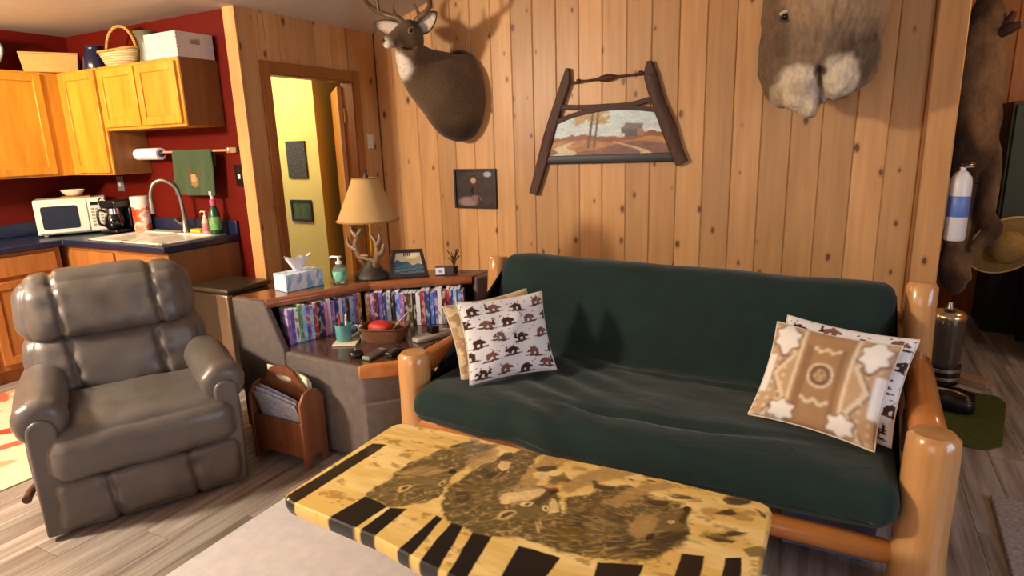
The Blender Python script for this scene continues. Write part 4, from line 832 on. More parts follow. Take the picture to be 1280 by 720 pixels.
FACES= [([(-1.193, 1.418), (-1.203, 1.446), (-1.179, 1.468), (-1.162, 1.462), (-1.167, 1.436), (-1.181, 1.413)], 'lt', 0.004, 0.9), ([(-1.186, 1.424), (-1.189, 1.444), (-1.174, 1.46), (-1.173, 1.44)], 'dk', 0.003, 0.9), ([(-1.095, 1.507), (-1.098, 1.535), (-1.084, 1.544), (-1.074, 1.521), (-1.082, 1.499)], 'lt', 0.003, 0.9), ([(-1.091, 1.513), (-1.088, 1.526), (-1.078, 1.52), (-1.081, 1.507)], 'blk', 0.002, 0.9), ([(-1.108, 1.587), (-1.101, 1.607), (-1.084, 1.605), (-1.082, 1.59), (-1.096, 1.581)], 'blk', 0.003, 0.95), ([(-0.872, 1.515), (-0.871, 1.546), (-0.837, 1.577), (-0.799, 1.602), (-0.773, 1.629), (-0.756, 1.622), (-0.763, 1.571), (-0.784, 1.543), (-0.813, 1.53), (-0.832, 1.5), (-0.853, 1.493)], 'cream', 0.005, 0.9), ([(-0.73, 1.58), (-0.718, 1.591), (-0.687, 1.558), (-0.674, 1.529), (-0.691, 1.515), (-0.7, 1.5), (-0.707, 1.537)], 'cream', 0.005, 0.85), ([(-0.813, 1.465), (-0.808, 1.508), (-0.784, 1.543), (-0.762, 1.583), (-0.746, 1.616), (-0.73, 1.617), (-0.723, 1.571), (-0.725, 1.546), (-0.725, 1.511), (-0.724, 1.472), (-0.75, 1.46), (-0.78, 1.452)], 'mid', 0.008, 0.9), ([(-0.771, 1.543), (-0.753, 1.594), (-0.744, 1.611), (-0.732, 1.607), (-0.733, 1.572), (-0.742, 1.532)], 'dk', 0.006, 0.7), ([(-0.746, 1.616), (-0.739, 1.639), (-0.725, 1.641), (-0.718, 1.631), (-0.727, 1.612), (-0.736, 1.602)], 'blk', 0.003, 0.95), ([(-0.759, 1.629), (-0.742, 1.646), (-0.726, 1.648), (-0.726, 1.638), (-0.747, 1.626)], 'red', 0.002, 0.85), ([(-0.825, 1.414), (-0.833, 1.45), (-0.822, 1.474), (-0.798, 1.481), (-0.786, 1.475), (-0.794, 1.453), (-0.804, 1.428)], 'lt', 0.003, 0.9), ([(-0.82, 1.425), (-0.823, 1.451), (-0.811, 1.468), (-0.793, 1.472), (-0.804, 1.446)], 'dk', 0.003, 0.9), ([(-0.72, 1.457), (-0.712, 1.455), (-0.688, 1.424), (-0.684, 1.408), (-0.702, 1.428)], 'lt', 0.003, 0.9), ([(-0.711, 1.467), (-0.7, 1.461), (-0.69, 1.434)], 'lt', 0.002, 0.8), ([(-0.8, 1.515), (-0.799, 1.53), (-0.777, 1.542), (-0.764, 1.541), (-0.766, 1.519), (-0.784, 1.508)], 'cream', 0.003, 0.95), ([(-0.788, 1.52), (-0.78, 1.534), (-0.77, 1.534), (-0.776, 1.519)], 'blk', 0.002, 0.9), ([(-0.73, 1.526), (-0.73, 1.543), (-0.719, 1.545), (-0.707, 1.531), (-0.709, 1.515), (-0.721, 1.516)], 'cream', 0.003, 0.95), ([(-0.724, 1.529), (-0.721, 1.537), (-0.713, 1.529), (-0.715, 1.521)], 'blk', 0.002, 0.9), ([(-0.467, 1.558), (-0.455, 1.608), (-0.419, 1.634), (-0.392, 1.612), (-0.392, 1.573), (-0.413, 1.536), (-0.422, 1.495), (-0.447, 1.511)], 'tan', 0.01, 0.75), ([(-0.397, 1.59), (-0.379, 1.648), (-0.35, 1.681), (-0.335, 1.709), (-0.322, 1.705), (-0.325, 1.663), (-0.315, 1.618), (-0.333, 1.582), (-0.362, 1.578), (-0.38, 1.565)], 'mid', 0.01, 0.85), ([(-0.342, 1.635), (-0.342, 1.67), (-0.334, 1.694), (-0.326, 1.692), (-0.326, 1.657), (-0.326, 1.623)], 'dk', 0.005, 0.9), ([(-0.349, 1.702), (-0.339, 1.718), (-0.325, 1.716), (-0.323, 1.699), (-0.336, 1.688)], 'blk', 0.003, 0.95), ([(-0.408, 1.511), (-0.408, 1.529), (-0.392, 1.545), (-0.387, 1.537), (-0.392, 1.514), (-0.401, 1.501)], 'blk', 0.004, 0.9), ([(-0.375, 1.612), (-0.368, 1.625), (-0.355, 1.629), (-0.35, 1.619), (-0.359, 1.608)], 'cream', 0.003, 0.9), ([(-0.367, 1.614), (-0.362, 1.623), (-0.356, 1.618)], 'blk', 0.002, 0.9), ([(-0.396, 1.66), (-0.392, 1.677), (-0.384, 1.687), (-0.383, 1.672)], 'dk', 0.003, 0.9), ([(-0.376, 1.553), (-0.351, 1.574), (-0.322, 1.578), (-0.307, 1.604), (-0.316, 1.554), (-0.332, 1.494), (-0.35, 1.452), (-0.381, 1.422), (-0.376, 1.474)], 'dk', 0.014, 0.55), ([(-0.647, 1.736), (-0.637, 1.743), (-0.62, 1.724), (-0.596, 1.723), (-0.564, 1.735), (-0.568, 1.712), (-0.597, 1.693), (-0.623, 1.699)], 'dk', 0.004, 0.85), ([(-0.455, 1.696), (-0.438, 1.706), (-0.415, 1.704), (-0.391, 1.715), (-0.391, 1.696), (-0.42, 1.678), (-0.443, 1.683)], 'dk', 0.004, 0.85), ([(-0.25, 1.796), (-0.238, 1.818), (-0.201, 1.819), (-0.166, 1.835), (-0.169, 1.812), (-0.196, 1.784), (-0.231, 1.778)], 'dk', 0.004, 0.85), ([(-0.272, 1.606), (-0.246, 1.595), (-0.208, 1.6), (-0.181, 1.608), (-0.188, 1.591), (-0.224, 1.579), (-0.253, 1.583)], 'dk', 0.004, 0.85), ([(-0.254, 1.628), (-0.221, 1.62), (-0.187, 1.65), (-0.154, 1.658), (-0.175, 1.637), (-0.214, 1.61)], 'dk', 0.004, 0.85), ([(-0.412, 1.755), (-0.383, 1.754), (-0.343, 1.772), (-0.316, 1.771), (-0.344, 1.753), (-0.38, 1.742)], 'dk', 0.004, 0.85), ([(-0.153, 1.788), (-0.14, 1.783), (-0.121, 1.772), (-0.117, 1.744), (-0.132, 1.757)], 'dk', 0.004, 0.85), ([(-0.262, 1.712), (-0.24, 1.732), (-0.218, 1.758), (-0.192, 1.739), (-0.217, 1.72)], 'dk', 0.004, 0.85), ([(-0.532, 1.851), (-0.494, 1.845), (-0.442, 1.854), (-0.45, 1.838), (-0.495, 1.827)], 'dk', 0.004, 0.85), ([(-0.133, 1.604), (-0.105, 1.613), (-0.098, 1.57), (-0.14, 1.55), (-0.157, 1.576)], 'mid', 0.004, 0.85), ([(-0.996, 1.742), (-0.997, 1.782), (-0.974, 1.8), (-0.952, 1.77), (-0.96, 1.743)], 'dk', 0.004, 0.85), ([(-0.851, 1.732), (-0.835, 1.754), (-0.797, 1.771), (-0.777, 1.758), (-0.8, 1.727), (-0.831, 1.715)], 'dk', 0.004, 0.85), ([(-0.975, 1.691), (-0.979, 1.727), (-0.945, 1.737), (-0.928, 1.69), (-0.944, 1.668)], 'cream', 0.004, 0.85), ([(-0.846, 1.699), (-0.831, 1.715), (-0.796, 1.728), (-0.783, 1.699), (-0.797, 1.672), (-0.826, 1.673)], 'cream', 0.004, 0.85)]
single('area_rug', 'plain grey beige area rug under the painted coffee table', 'rug', MB().box(-2.11, 0.16, -0.3, 2.105, 0.0, 0.009), RUG, bev=0.004)
TX0, TX1, TYB, TZ = -1.515, -0.105, 1.842, 0.45
t = thing('coffee_table', 'thick varnished slab coffee table painted with wolves and black birch trunks', 'coffee table', (-0.8, 1.5, 0.009))
def front_y(x): return np.interp(x, [-1.52, -1.45, -1.1, -0.92, -0.6, -0.1], [1.235, 1.222, 1.195, 1.162, 1.125, 1.10])
def ccol(): return dict(mid=(112, 94, 54), tan=(176, 142, 84), lt=(204, 172, 110), dk=(52, 43, 25), blk=(22, 18, 14), cream=(232, 202, 140), red=(150, 52, 24), olive=(104, 84, 24))
def inpoly(X, Y, P, s=0.0):
    ins = np.zeros(X.shape, bool); n = len(P); d = np.full(X.shape, 9.0)
    for i in range(n):
        (x0, y0), (x1, y1) = P[i], P[(i+1) % n]
        cnd = ((y0 > Y) != (y1 > Y)); xi = (x1-x0)*(Y-y0)/((y1-y0) if abs(y1-y0) > 1e-9 else 1e-9)+x0
        ins ^= cnd & (X < xi)
        L = max(1e-9, (x1-x0)**2+(y1-y0)**2); q = np.clip(((X-x0)*(x1-x0)+(Y-y0)*(y1-y0))/L, 0, 1)
        d = np.minimum(d, np.hypot(X-x0-q*(x1-x0), Y-y0-q*(y1-y0)))
    return np.where(ins, d, -d)
def paint_table(X, Y):
    U, V = (X-TX0)/1.41, (Y-1.08)/1.41
    streak = fbm(U*0.8+0.05*fbm(U, V, 8, 5), V*4, 9, 2); fine = fbm(U*1.2, V*5, 24, 3)
    gold, hi, br = srgb_np((226, 188, 104)), srgb_np((242, 214, 142)), srgb_np((160, 116, 54))
    q = np.clip((streak-0.38)/0.3, 0, 1)[..., None]; c = gold*(1-q)+hi*q
    sp = np.clip((fbm(U, V*1.6, 26, 8)-0.60)/0.10, 0, 1)[..., None]*0.7; c = c*(1-sp)+br*sp
    # darker bark scars along the back half
    sc = np.clip((fbm(U*0.9, V*3.2, 12, 12)-0.66)/0.05, 0, 1)*np.clip((V-0.30)/0.1, 0, 1)*np.clip((U-0.3)/0.2, 0, 1); c = c*(1-0.85*sc[..., None])+srgb_np((56, 44, 24))*0.85*sc[..., None]
    blk = srgb_np((14, 12, 13)); wob = 0.006*(fbm(U, V, 30, 21)-0.5)
    for P in STR:
        P = [list(p) for p in P]
        for a, b_ in ((0, 3), (1, 2)):                     # run on over the front edge
            (x0, y0), (x1, y1) = P[b_], P[a]; s = (1.0-y1)/(y0-y1) if abs(y0-y1) > 1e-6 else 0; P[a] = [x1+(x0-x1)*s, 1.0]
        m = np.clip((inpoly(X, Y, P)+wob)/0.003, 0, 1)[..., None]; c = c*(1-m)+blk*m
    cc = {k: srgb_np(v) for k, v in ccol().items()}
    wob = 0.05*(fbm(U, V, 22, 31)-0.5)+0.02*(fbm(U, V, 70, 32)-0.5)
    base = [cc['mid']*0.85, cc['mid']*0.8, cc['mid']*0.82]
    for P, b0 in zip(WOLF, base):
        m = np.clip((inpoly(X, Y, P)+wob)/0.010, 0, 1)[..., None]
        s = fbm(U*3+V*2, V*3-U*1.2, 30, 41); s2 = fbm(U, V, 9, 44)
        fur = b0*(0.45+1.1*s[..., None])*(0.7+0.6*s2[..., None])+np.clip(s-0.58, 0, 1)[..., None]*2.2*cc['lt']
        c = c*(1-m)+fur*m
    def ell(E, c):
        (x, y, a, b_, an, k) = E
        dx, dy = X-x, Y-y; u = dx*math.cos(an)+dy*math.sin(an); v = -dx*math.sin(an)+dy*math.cos(an)
        big = a > 0.03; d = 1-np.sqrt((u/a)**2+(v/b_)**2)+(0.9 if big else 0.25)*(n60-0.5)
        m = np.clip(d/(0.5 if big else 0.3), 0, 1)[..., None]*(0.75 if big else 0.85); return c*(1-m)+cc[k]*((0.75+0.5*n40)[..., None] if big else 1)*m
    n60 = fbm(U, V, 60, 51); n40 = fbm(U*2, V*2, 40, 52)
    def poly(E, c):
        P, k, soft, al = E; m = (np.clip((inpoly(X, Y, P)+1.6*soft*(n60-0.5)+0.5*soft)/soft, 0, 1)*al)[..., None]; return c*(1-m)+cc[k]*(0.72+0.56*n40)[..., None]*m
    for E in ELL:
        if E[2] > 0.03: c = ell(E, c)
    for E in BANDS: c = poly(E, c)
    # short fur strokes laid along each coat
    r2 = random.Random(19); n_ = {0: 420, 1: 620, 2: 900}
    for wi, P in enumerate(WOLF):
        xs = [p[0] for p in P]; ys = [p[1] for p in P]; cxm, cym = sum(xs)/len(xs), sum(ys)/len(ys)
        ba = [0.9, 0.6, 0.35][wi]
        for _ in range(n_[wi]):
            x, y = r2.uniform(min(xs), max(xs)), r2.uniform(min(ys), max(ys))
            if inpoly(np.array([x]), np.array([y]), P)[0] < 0.004: continue
            ang = ba+1.3*noise.noise(Vector((x*5, y*5, wi*7)))+r2.uniform(-0.25, 0.25); L = r2.uniform(0.010, 0.028); w = r2.uniform(0.0014, 0.0032)
            k = r2.choice(['dk', 'dk', 'dk', 'mid', 'tan', 'lt', 'lt'] if noise.noise(Vector((x*9, y*9, 3))) < 0.1 else ['mid', 'tan', 'lt', 'lt', 'dk'])
            msk = (np.abs(X-x) < L) & (np.abs(Y-y) < L)
            if not msk.any(): continue
            dx, dy = X[msk]-x, Y[msk]-y; u = dx*math.cos(ang)+dy*math.sin(ang); v = -dx*math.sin(ang)+dy*math.cos(ang)
            m = (np.clip(1.3-np.sqrt((u/L)**2+(v/w)**2), 0, 1)*0.42)[..., None]; c[msk] = c[msk]*(1-m)+cc[k]*m
    for E in FACES: c = poly(E, c)
    return np.clip(c, 0, 1)
nx, ny = 470, 200; us = np.linspace(0, 1, nx); vs_ = np.linspace(0, 1, ny); U, V = np.meshgrid(us, us[:1]); 
def slab_xy(u, v, inset=0.0):
    """rounded-corner outline"""
    r = 0.045; x = TX0+inset+(TX1-TX0-2*inset)*u; e = np.minimum(x-TX0-inset, TX1-inset-x); cut = np.where(e < r, r-np.sqrt(np.maximum(0, r*r-(r-e)**2)), 0)
    y0 = front_y(x)+inset+cut*0.5; y1 = TYB-inset-cut+0.006*np.sin(x*9); return x, y0+(y1-y0)*v
UU, VV = np.meshgrid(us, vs_); X, Y = slab_xy(UU, VV, 0.008)
cut_z = TZ+np.zeros_like(X)
top = MB().grid([[(X[j, i], Y[j, i], TZ) for i in range(nx)] for j in range(ny)])
# rim: rounded edge and sides following the outline
def outline(inset):
    k = 150; A = [slab_xy(np.array(u), np.array(0.0), inset) for u in np.linspace(0, 1, k)]; B = [slab_xy(np.array(1.0), np.array(v), inset) for v in np.linspace(0, 1, 40)[1:-1]]
    Cc = [slab_xy(np.array(u), np.array(1.0), inset) for u in np.linspace(1, 0, k)]; D = [slab_xy(np.array(0.0), np.array(v), inset) for v in np.linspace(1, 0, 40)[1:-1]]
    return [(float(a), float(b_)) for a, b_ in A+B+Cc+D]
lv = [(0.008, TZ), (0.002, TZ-0.004), (0.0, TZ-0.012), (0.0, TZ-0.03), (0.004, TZ-0.045), (0.012, TZ-0.05), (0.08, TZ-0.05)]
rimm = MB().rings([[(x, y, z) for x, y in outline(i_)] for i_, z in lv], cap=False)
ol = outline(0.08); rimm.add([(x, y, TZ-0.05) for x, y in ol], [tuple(range(len(ol)))])
rx = np.array([p[0] for p in rimm.v]); ry = np.array([p[1] for p in rimm.v]); rc = paint_table(rx[None, :], ry[None, :])[0]
full = MB(); full.add(top.v, top.f); full.add(rimm.v, rimm.f)
VARN = painted('varnished_painting', 0.3, coat=0.45, spec=0.4)
mesh_obj('tabletop', full, VARN, t, smooth=40, paint=np.concatenate([paint_table(X, Y).reshape(-1, 3), rc]))
for x in (-0.86, -0.42): log('leg', (x, 1.48, 0.010), (x, 1.48, 0.40), 0.07, LOG, 31+x, parent=t)
log('stretcher', (-0.83, 1.48, 0.2), (-0.45, 1.48, 0.2), 0.035, LOGX, 33, parent=t, taper=0.04)

# ------------------------------------------------------------------ corner unit
t = thing('corner_unit', 'brown fabric corner shelf unit with rounded wood trims between recliner and futon', 'corner unit', (-2.3, 2.7, 0))
ZD, ZS = 0.52, 0.77
A, B, Bn, D, E_ = (-2.853, 2.20), (-2.614, 2.19), (-2.36, 2.72), (-1.885, 3.07), (-1.86, 3.25)
Dk = [(-2.86, 2.19), (-1.95, 2.135), (-1.812, 2.275), (-1.812, 3.10), (-1.90, 3.30), (-2.25, 3.18), (-2.68, 2.86)]
mesh_obj('body', MB().prism(Dk, 0.02, ZD-0.012), CARPETB, t, bev=0.012, seg=3)
mesh_obj('lower_ledge', MB().prism([(-1.97, 2.118), (-1.93, 2.118), (-1.795, 2.26), (-1.795, 2.30), (-1.83, 2.30)], 0.02, 0.33), CARPETB, t, bev=0.006)
ins = [(-2.60, 2.205), (-1.955, 2.16), (-1.83, 2.285), (-1.83, 3.07), (-1.91, 3.16), (-2.25, 3.05), (-2.50, 2.75)]
mesh_obj('deck_top', MB().prism(ins, ZD-0.012, ZD), wood('dark_deck_veneer', (70, 48, 38), (94, 68, 56), rough=0.18, tint=0.04, grain=(3, 16, 16), coat=0.5), t)
mesh_obj('deck_trim', MB().prism([(-1.965, 2.118), (-1.80, 2.27), (-1.80, 2.42), (-1.835, 2.42), (-1.835, 2.285), (-1.965, 2.16)], ZD-0.075, ZD+0.004), LOGX, t, bev=0.016, seg=3)
# raised ends and back, carpeted
LP = [(-2.868, 2.183, 0.02), (-2.47, 2.157, 0.02), (-2.488, 2.158, 0.52), (-2.612, 2.167, ZS-0.006), (-2.868, 2.183, ZS-0.006)]
mesh_obj('left_panel', MB().add(LP+[(x, y+0.042, z) for x, y, z in LP], [(0, 1, 2, 3, 4), (9, 8, 7, 6, 5)]+[(i, 5+i, 5+(i+1) % 5, (i+1) % 5) for i in range(5)]), CARPETB, t, bev=0.012, seg=3)
mesh_obj('left_back', MB().prism([(-2.86, 2.20), (-2.64, 2.20), (-2.78, 2.32), (-2.82, 2.32)], 0.02, ZS-0.008), CARPETB, t)
mesh_obj('right_panel', MB().prism([(-1.89, 3.075), (-1.845, 3.04), (-1.80, 3.16), (-1.83, 3.28), (-1.90, 3.30)], ZD-0.012, ZS-0.004), CARPETB, t, bev=0.012, seg=3)
mesh_obj('back_panel', MB().prism([(-2.80, 2.33), (-2.64, 2.84), (-2.22, 3.14), (-1.90, 3.26), (-1.91, 3.22), (-2.20, 3.10), (-2.60, 2.81), (-2.755, 2.33)], ZD-0.012, ZS-0.04), CARPETB, t)
mesh_obj('upper_shelf', MB().prism([A, B, Bn, D, (-1.87, 3.26), (-2.21, 3.145), (-2.65, 2.85)], ZS-0.038, ZS), WALNUT, t, bev=0.004)
def trim_run(a, b_):
    A_, B_ = Vector((*a, 0)), Vector((*b_, 0)); d = (B_-A_).normalized(); n_ = Vector((d.y, -d.x, 0)); R = []
    pf = [(-0.004, -0.042), (0.018, -0.042), (0.028, -0.032), (0.031, -0.015), (0.026, -0.002), (0.012, 0.006), (-0.004, 0.006)]
    m = MB(); m.rings([[A_+n_*u+Vector((0, 0, ZS+w)) for u, w in pf], [B_+n_*u+Vector((0, 0, ZS+w)) for u, w in pf]]); return m
mesh_obj('shelf_trim', trim_run((-2.614, 2.185), (-2.372, 2.70)), TRIMW, t, smooth=50); mesh_obj('shelf_trim', trim_run((-2.366, 2.712), (-1.89, 3.062)), TRIMW, t, smooth=50)

# ---- video tapes, one by one
CLR = dict(purple=(150, 110, 190), pink=(210, 140, 190), violet=(112, 92, 176), green=(84, 156, 90), blue=(80, 124, 206), lightblue=(146, 192, 236), white=(226, 230, 240), red=(166, 56, 62), black=(48, 46, 56), navy=(52, 64, 130), brown=(92, 60, 44), orange=(190, 130, 60), olive=(84, 84, 50), teal=(60, 120, 130), maroon=(98, 34, 40), grey=(130, 132, 140))
CN = dict(lightblue='light blue')
row1 = ['purple', 'violet', 'white', 'green', 'lightblue', 'purple', 'lightblue', 'red', 'black', 'navy', 'pink', 'white', 'purple', 'navy', 'white', 'blue', 'brown', 'lightblue', 'purple', 'orange']
row2 = ['orange', 'purple', 'maroon', 'violet', 'navy', 'grey', 'black', 'blue', 'purple', 'brown', 'olive', 'black', 'white', 'red', 'navy', 'blue', 'violet', 'white', 'maroon', 'red', 'navy', 'lightblue', 'blue', 'violet']
ords = ['first', 'second', 'third', 'fourth', 'fifth', 'sixth', 'seventh', 'eighth', 'ninth', 'tenth', 'eleventh', 'twelfth', 'thirteenth', 'fourteenth', 'fifteenth', 'sixteenth', 'seventeenth', 'eighteenth', 'nineteenth', 'twentieth', 'twenty-first', 'twenty-second', 'twenty-third', 'twenty-fourth']
SPM = {}
def spine_mat(k):
    if k in SPM: return SPM[k]
    m, nt, b = nodes('spine_'+k); L = lin(CLR[k]); bri = [min(1, x*0.6+0.34) for x in L]; dk_ = [x*0.25 for x in L]
    v = coords(nt, (36, 1, 20)); n = noise_tex(nt, v, 1, 1)
    other = lin(rnd.choice([(220, 200, 120), (200, 60, 60), (230, 230, 235), (60, 90, 160), (190, 120, 80)]))
    out = ramp(nt, [(0.30, dk_), (0.37, L), (0.52, L), (0.57, bri), (0.66, bri), (0.70, other)], n)
    nt.links.new(out, b.inputs['Base Color']); b.inputs['Roughness'].default_value = 0.3; SPM[k] = m; return m
def tape(k, p, d, th, h, label, tilt=0.0, depth=0.105):
    d = Vector((d[0], d[1], 0)).normalized(); n_ = Vector((-d.y, d.x, 0))
    M = Matrix((d, n_, Vector((0, 0, 1)))).transposed().to_4x4() @ Matrix.Rotation(tilt, 4, 'Y'); M.translation = (p[0], p[1], ZD+0.0008)
    t = thing('video_tape', label, 'video tape', M=M, group='video tapes on the corner unit shelf')
    mesh_obj('sleeve', MB().box(0.0004, th-0.0004, 0.0, depth, 0, h), spine_mat(k), t, local=True, bev=0.0015)
    mesh_obj('tape_edge', MB().box(0.002, th-0.002, 0.004, depth-0.004, h, h+0.0012), WHITEP, t, local=True)
    return t
def run(p0, p1, ks, segname):
    P0, P1 = Vector((*p0, 0)), Vector((*p1, 0)); L = (P1-P0).length; d = (P1-P0).normalized(); w = [rnd.uniform(0.8, 1.15) for _ in ks]; s = L/sum(w); q = 0
    for i, k in enumerate(ks):
        p = P0+d*q; h = rnd.choice([0.188, 0.19, 0.192, 0.2, 0.2, 0.204]); off = rnd.uniform(-0.006, 0.006); n_ = Vector((-d.y, d.x, 0))
        p = p+n_*off
        tape(k, (p.x, p.y), d, w[i]*s, h, '%s spine video tape, %s from the left in the %s row' % (CN.get(k, k), ords[i], segname)); q += w[i]*s
run((-2.525, 2.236), (-2.372, 2.640), row1, 'left')
run((-2.362, 2.664), (-1.865, 2.93), row2, 'right')
# ------------------------------------------------------------------ lamp, small things on the unit
ZT = ZS+0.0008
L0 = (-2.42, 2.815, ZT)
t = thing('table_lamp', 'antler table lamp with tan shade standing on the corner unit', 'lamp', L0)
lt = lambda *p: (L0[0]+p[0], L0[1]+p[1], L0[2]+p[2])
rk = MB(); R = []
for r, z in ((0.105, 0), (0.112, 0.012), (0.098, 0.035), (0.07, 0.055), (0.045, 0.09), (0.02, 0.12)):
    R.append([Vector(lt(r*(1+0.16*noise.noise(Vector((math.cos(k*PI/10)*1.5, math.sin(k*PI/10)*1.5, z*20))))*math.cos(k*PI/10), r*0.85*math.sin(k*PI/10), z)) for k in range(20)])
mesh_obj('base', rk.rings(R), STONE, t, smooth=50)
def horn(name, pts, rad, mat, par, sub=5, o=L0):
    return mesh_obj(name, MB().tube([(o[0]+p[0], o[1]+p[1], o[2]+p[2]) for p in pts], rad, 10, sub, wob=0.12), mat, par, smooth=70)
h = horn('antler', [(-0.03, 0, 0.05), (-0.06, -0.02, 0.12), (-0.085, -0.03, 0.19), (-0.06, -0.03, 0.26), (-0.02, -0.02, 0.31)], [0.02, 0.022, 0.02, 0.014, 0.008], ANTLER, t)
for a in ([(-0.075, -0.03, 0.17), (-0.125, -0.04, 0.20), (-0.135, -0.04, 0.25)], [(-0.05, -0.02, 0.12), (-0.02, -0.05, 0.14), (0.03, -0.06, 0.15)], [(-0.065, -0.03, 0.25), (-0.10, -0.03, 0.28), (-0.105, -0.03, 0.31)]): horn('tine', a, [0.02, 0.015, 0.005], ANTLER, h)
h = horn('antler', [(0.03, 0, 0.05), (0.05, -0.02, 0.10), (0.075, -0.03, 0.15), (0.07, -0.03, 0.22), (0.02, -0.02, 0.27)], [0.02, 0.022, 0.019, 0.013, 0.008], ANTLER, t)
for a in ([(0.075, -0.03, 0.15), (0.12, -0.04, 0.17), (0.135, -0.04, 0.22)], [(0.055, -0.02, 0.11), (0.0, -0.05, 0.13), (-0.05, -0.06, 0.13)], [(0.072, -0.03, 0.2), (0.10, -0.03, 0.235), (0.10, -0.03, 0.275)]): horn('tine', a, [0.02, 0.015, 0.005], ANTLER, h)
mesh_obj('stem', MB().tube([lt(0, 0.01, 0.05), lt(0, 0.01, 0.36)], 0.009, 10), BRASS, t, smooth=60)
mesh_obj('harp', MB().tube([lt(0.0, 0.01, 0.34), lt(0.07, 0.01, 0.40), lt(0.06, 0.01, 0.52), lt(0, 0.01, 0.57), lt(-0.06, 0.01, 0.52), lt(-0.07, 0.01, 0.40), lt(0.0, 0.01, 0.34)], 0.004, 6, 4), BRASS, t, smooth=60)
sh = MB().lathe([(0.176, 0.345), (0.072, 0.585), (0.069, 0.585), (0.173, 0.345)], (L0[0], L0[1], L0[2]), 40)
mesh_obj('lamp_shade', sh, SHADE, t, smooth=50)
SB = plain('shade_braid', (150, 112, 64), 0.8)
mesh_obj('shade_trim', MB().tube([lt(0.177*math.cos(k*PI/20), 0.177*math.sin(k*PI/20), 0.346) for k in range(41)], 0.005, 6), SB, t, smooth=60)
mesh_obj('shade_trim', MB().tube([lt(0.0715*math.cos(k*PI/20), 0.0715*math.sin(k*PI/20), 0.584) for k in range(41)], 0.004, 6), SB, t, smooth=60)
mesh_obj('finial', MB().lathe([(0, 0.57), (0.012, 0.575), (0.015, 0.595), (0.006, 0.61), (0.009, 0.622), (0, 0.63)], (L0[0], L0[1]+0.01, L0[2]), 12).tube([lt(-0.070, 0.01, 0.58), lt(0.070, 0.01, 0.58)], 0.003, 6), STONE, t, smooth=50)
mesh_obj('bulb', MB().lathe([(0, 0.36), (0.014, 0.37), (0.016, 0.40), (0.03, 0.44), (0.028, 0.475), (0, 0.49)], (L0[0], L0[1]+0.01, L0[2]), 14), WHITE, t, smooth=60)
# tissue box
Mx = frameM((-2.628, 2.352, ZT), (0.05, 0.244, 0), (0, 0, 1))
m_, nt, b_ = nodes('tissue_box_print'); vo = N(nt, 'ShaderNodeTexVoronoi'); vo.inputs['Scale'].default_value = 1; nt.links.new(coords(nt, (38, 38, 22), False), vo.inputs['Vector'])
sp = N(nt, 'ShaderNodeSeparateColor'); nt.links.new(vo.outputs['Color'], sp.inputs[0])
nt.links.new(ramp(nt, [(0.0, lin((226, 232, 240))), (0.35, lin((206, 218, 236))), (0.55, lin((120, 176, 214))), (0.75, lin((168, 204, 228))), (0.9, lin((238, 240, 244)))], sp.outputs[0]), b_.inputs['Base Color']); b_.inputs['Roughness'].default_value = 0.5
t = thing('tissue_box', 'white and pale blue patterned tissue box at the left end of the corner unit', 'tissue box', M=Mx)
mesh_obj('carton', MB().box(0, 0.235, 0, 0.125, 0, 0.095), m_, t, local=True, bev=0.003)
P = []
for j in range(12):
    q = j/11; row = []
    for i in range(26):
        an = 2*PI*i/26; r = 0.016+0.05*q**0.9; fl = 0.5+0.2*math.cos(an*2+0.6)+0.22*math.sin(an*5+q*2)
        row.append((0.118+r*1.15*math.cos(an)*(0.7+0.5*fl), 0.058+r*0.55*math.sin(an)*(0.6+0.5*fl), 0.094+0.085*q*(0.75+0.4*fl)))
    P.append(row)
ts = MB().rings(P, cap=False)
o = mesh_obj('tissue', ts, WHITEP, t, local=True, smooth=80)
t = pump_bottle('hand_sanitizer', 'clear pump bottle of hand sanitizer beside the tissue box', 'soap dispenser', (-2.53, 2.66, ZT), 0.038, 0.125, emit_free_glass('clear_gel', (200, 222, 214), 0.12), plain('white_pump', (236, 236, 240), 0.3), plain('mint_label', (120, 190, 160), 0.4, var=0.45, scale=(36, 36, 36)))
# picture in a trapezoid frame, leaning back
Mx = frameM((-2.225, 2.905, ZT+0.002), (0.145, 0.095, 0), (-0.11, 0.17, 0.9))
t = thing('picture_frame', 'small dark trapezoid frame with lake picture right of the lamp', 'picture', M=Mx)
out = [(-0.12, 0.0), (0.12, 0.0), (0.085, 0.165), (-0.085, 0.165)]; inn = [(-0.095, 0.022), (0.095, 0.022), (0.07, 0.145), (-0.07, 0.145)]
fm = MB(); fm.add([(x, 0.0, z) for x, z in out]+[(x, 0.0, z) for x, z in inn]+[(x, 0.018, z) for x, z in out]+[(x, 0.018, z) for x, z in inn], [(i, (i+1) % 4, 4+(i+1) % 4, 4+i) for i in range(4)]+[(8+i, 12+i, 12+(i+1) % 4, 8+(i+1) % 4) for i in range(4)]+[(i, 8+i, 8+(i+1) % 4, (i+1) % 4) for i in range(4)]+[(4+i, 4+(i+1) % 4, 12+(i+1) % 4, 12+i) for i in range(4)])
mesh_obj('frame', fm, plain('dark_brown_frame', (40, 26, 24), 0.35), t, local=True)
n1, n2 = 40, 30; P = []; C_ = []
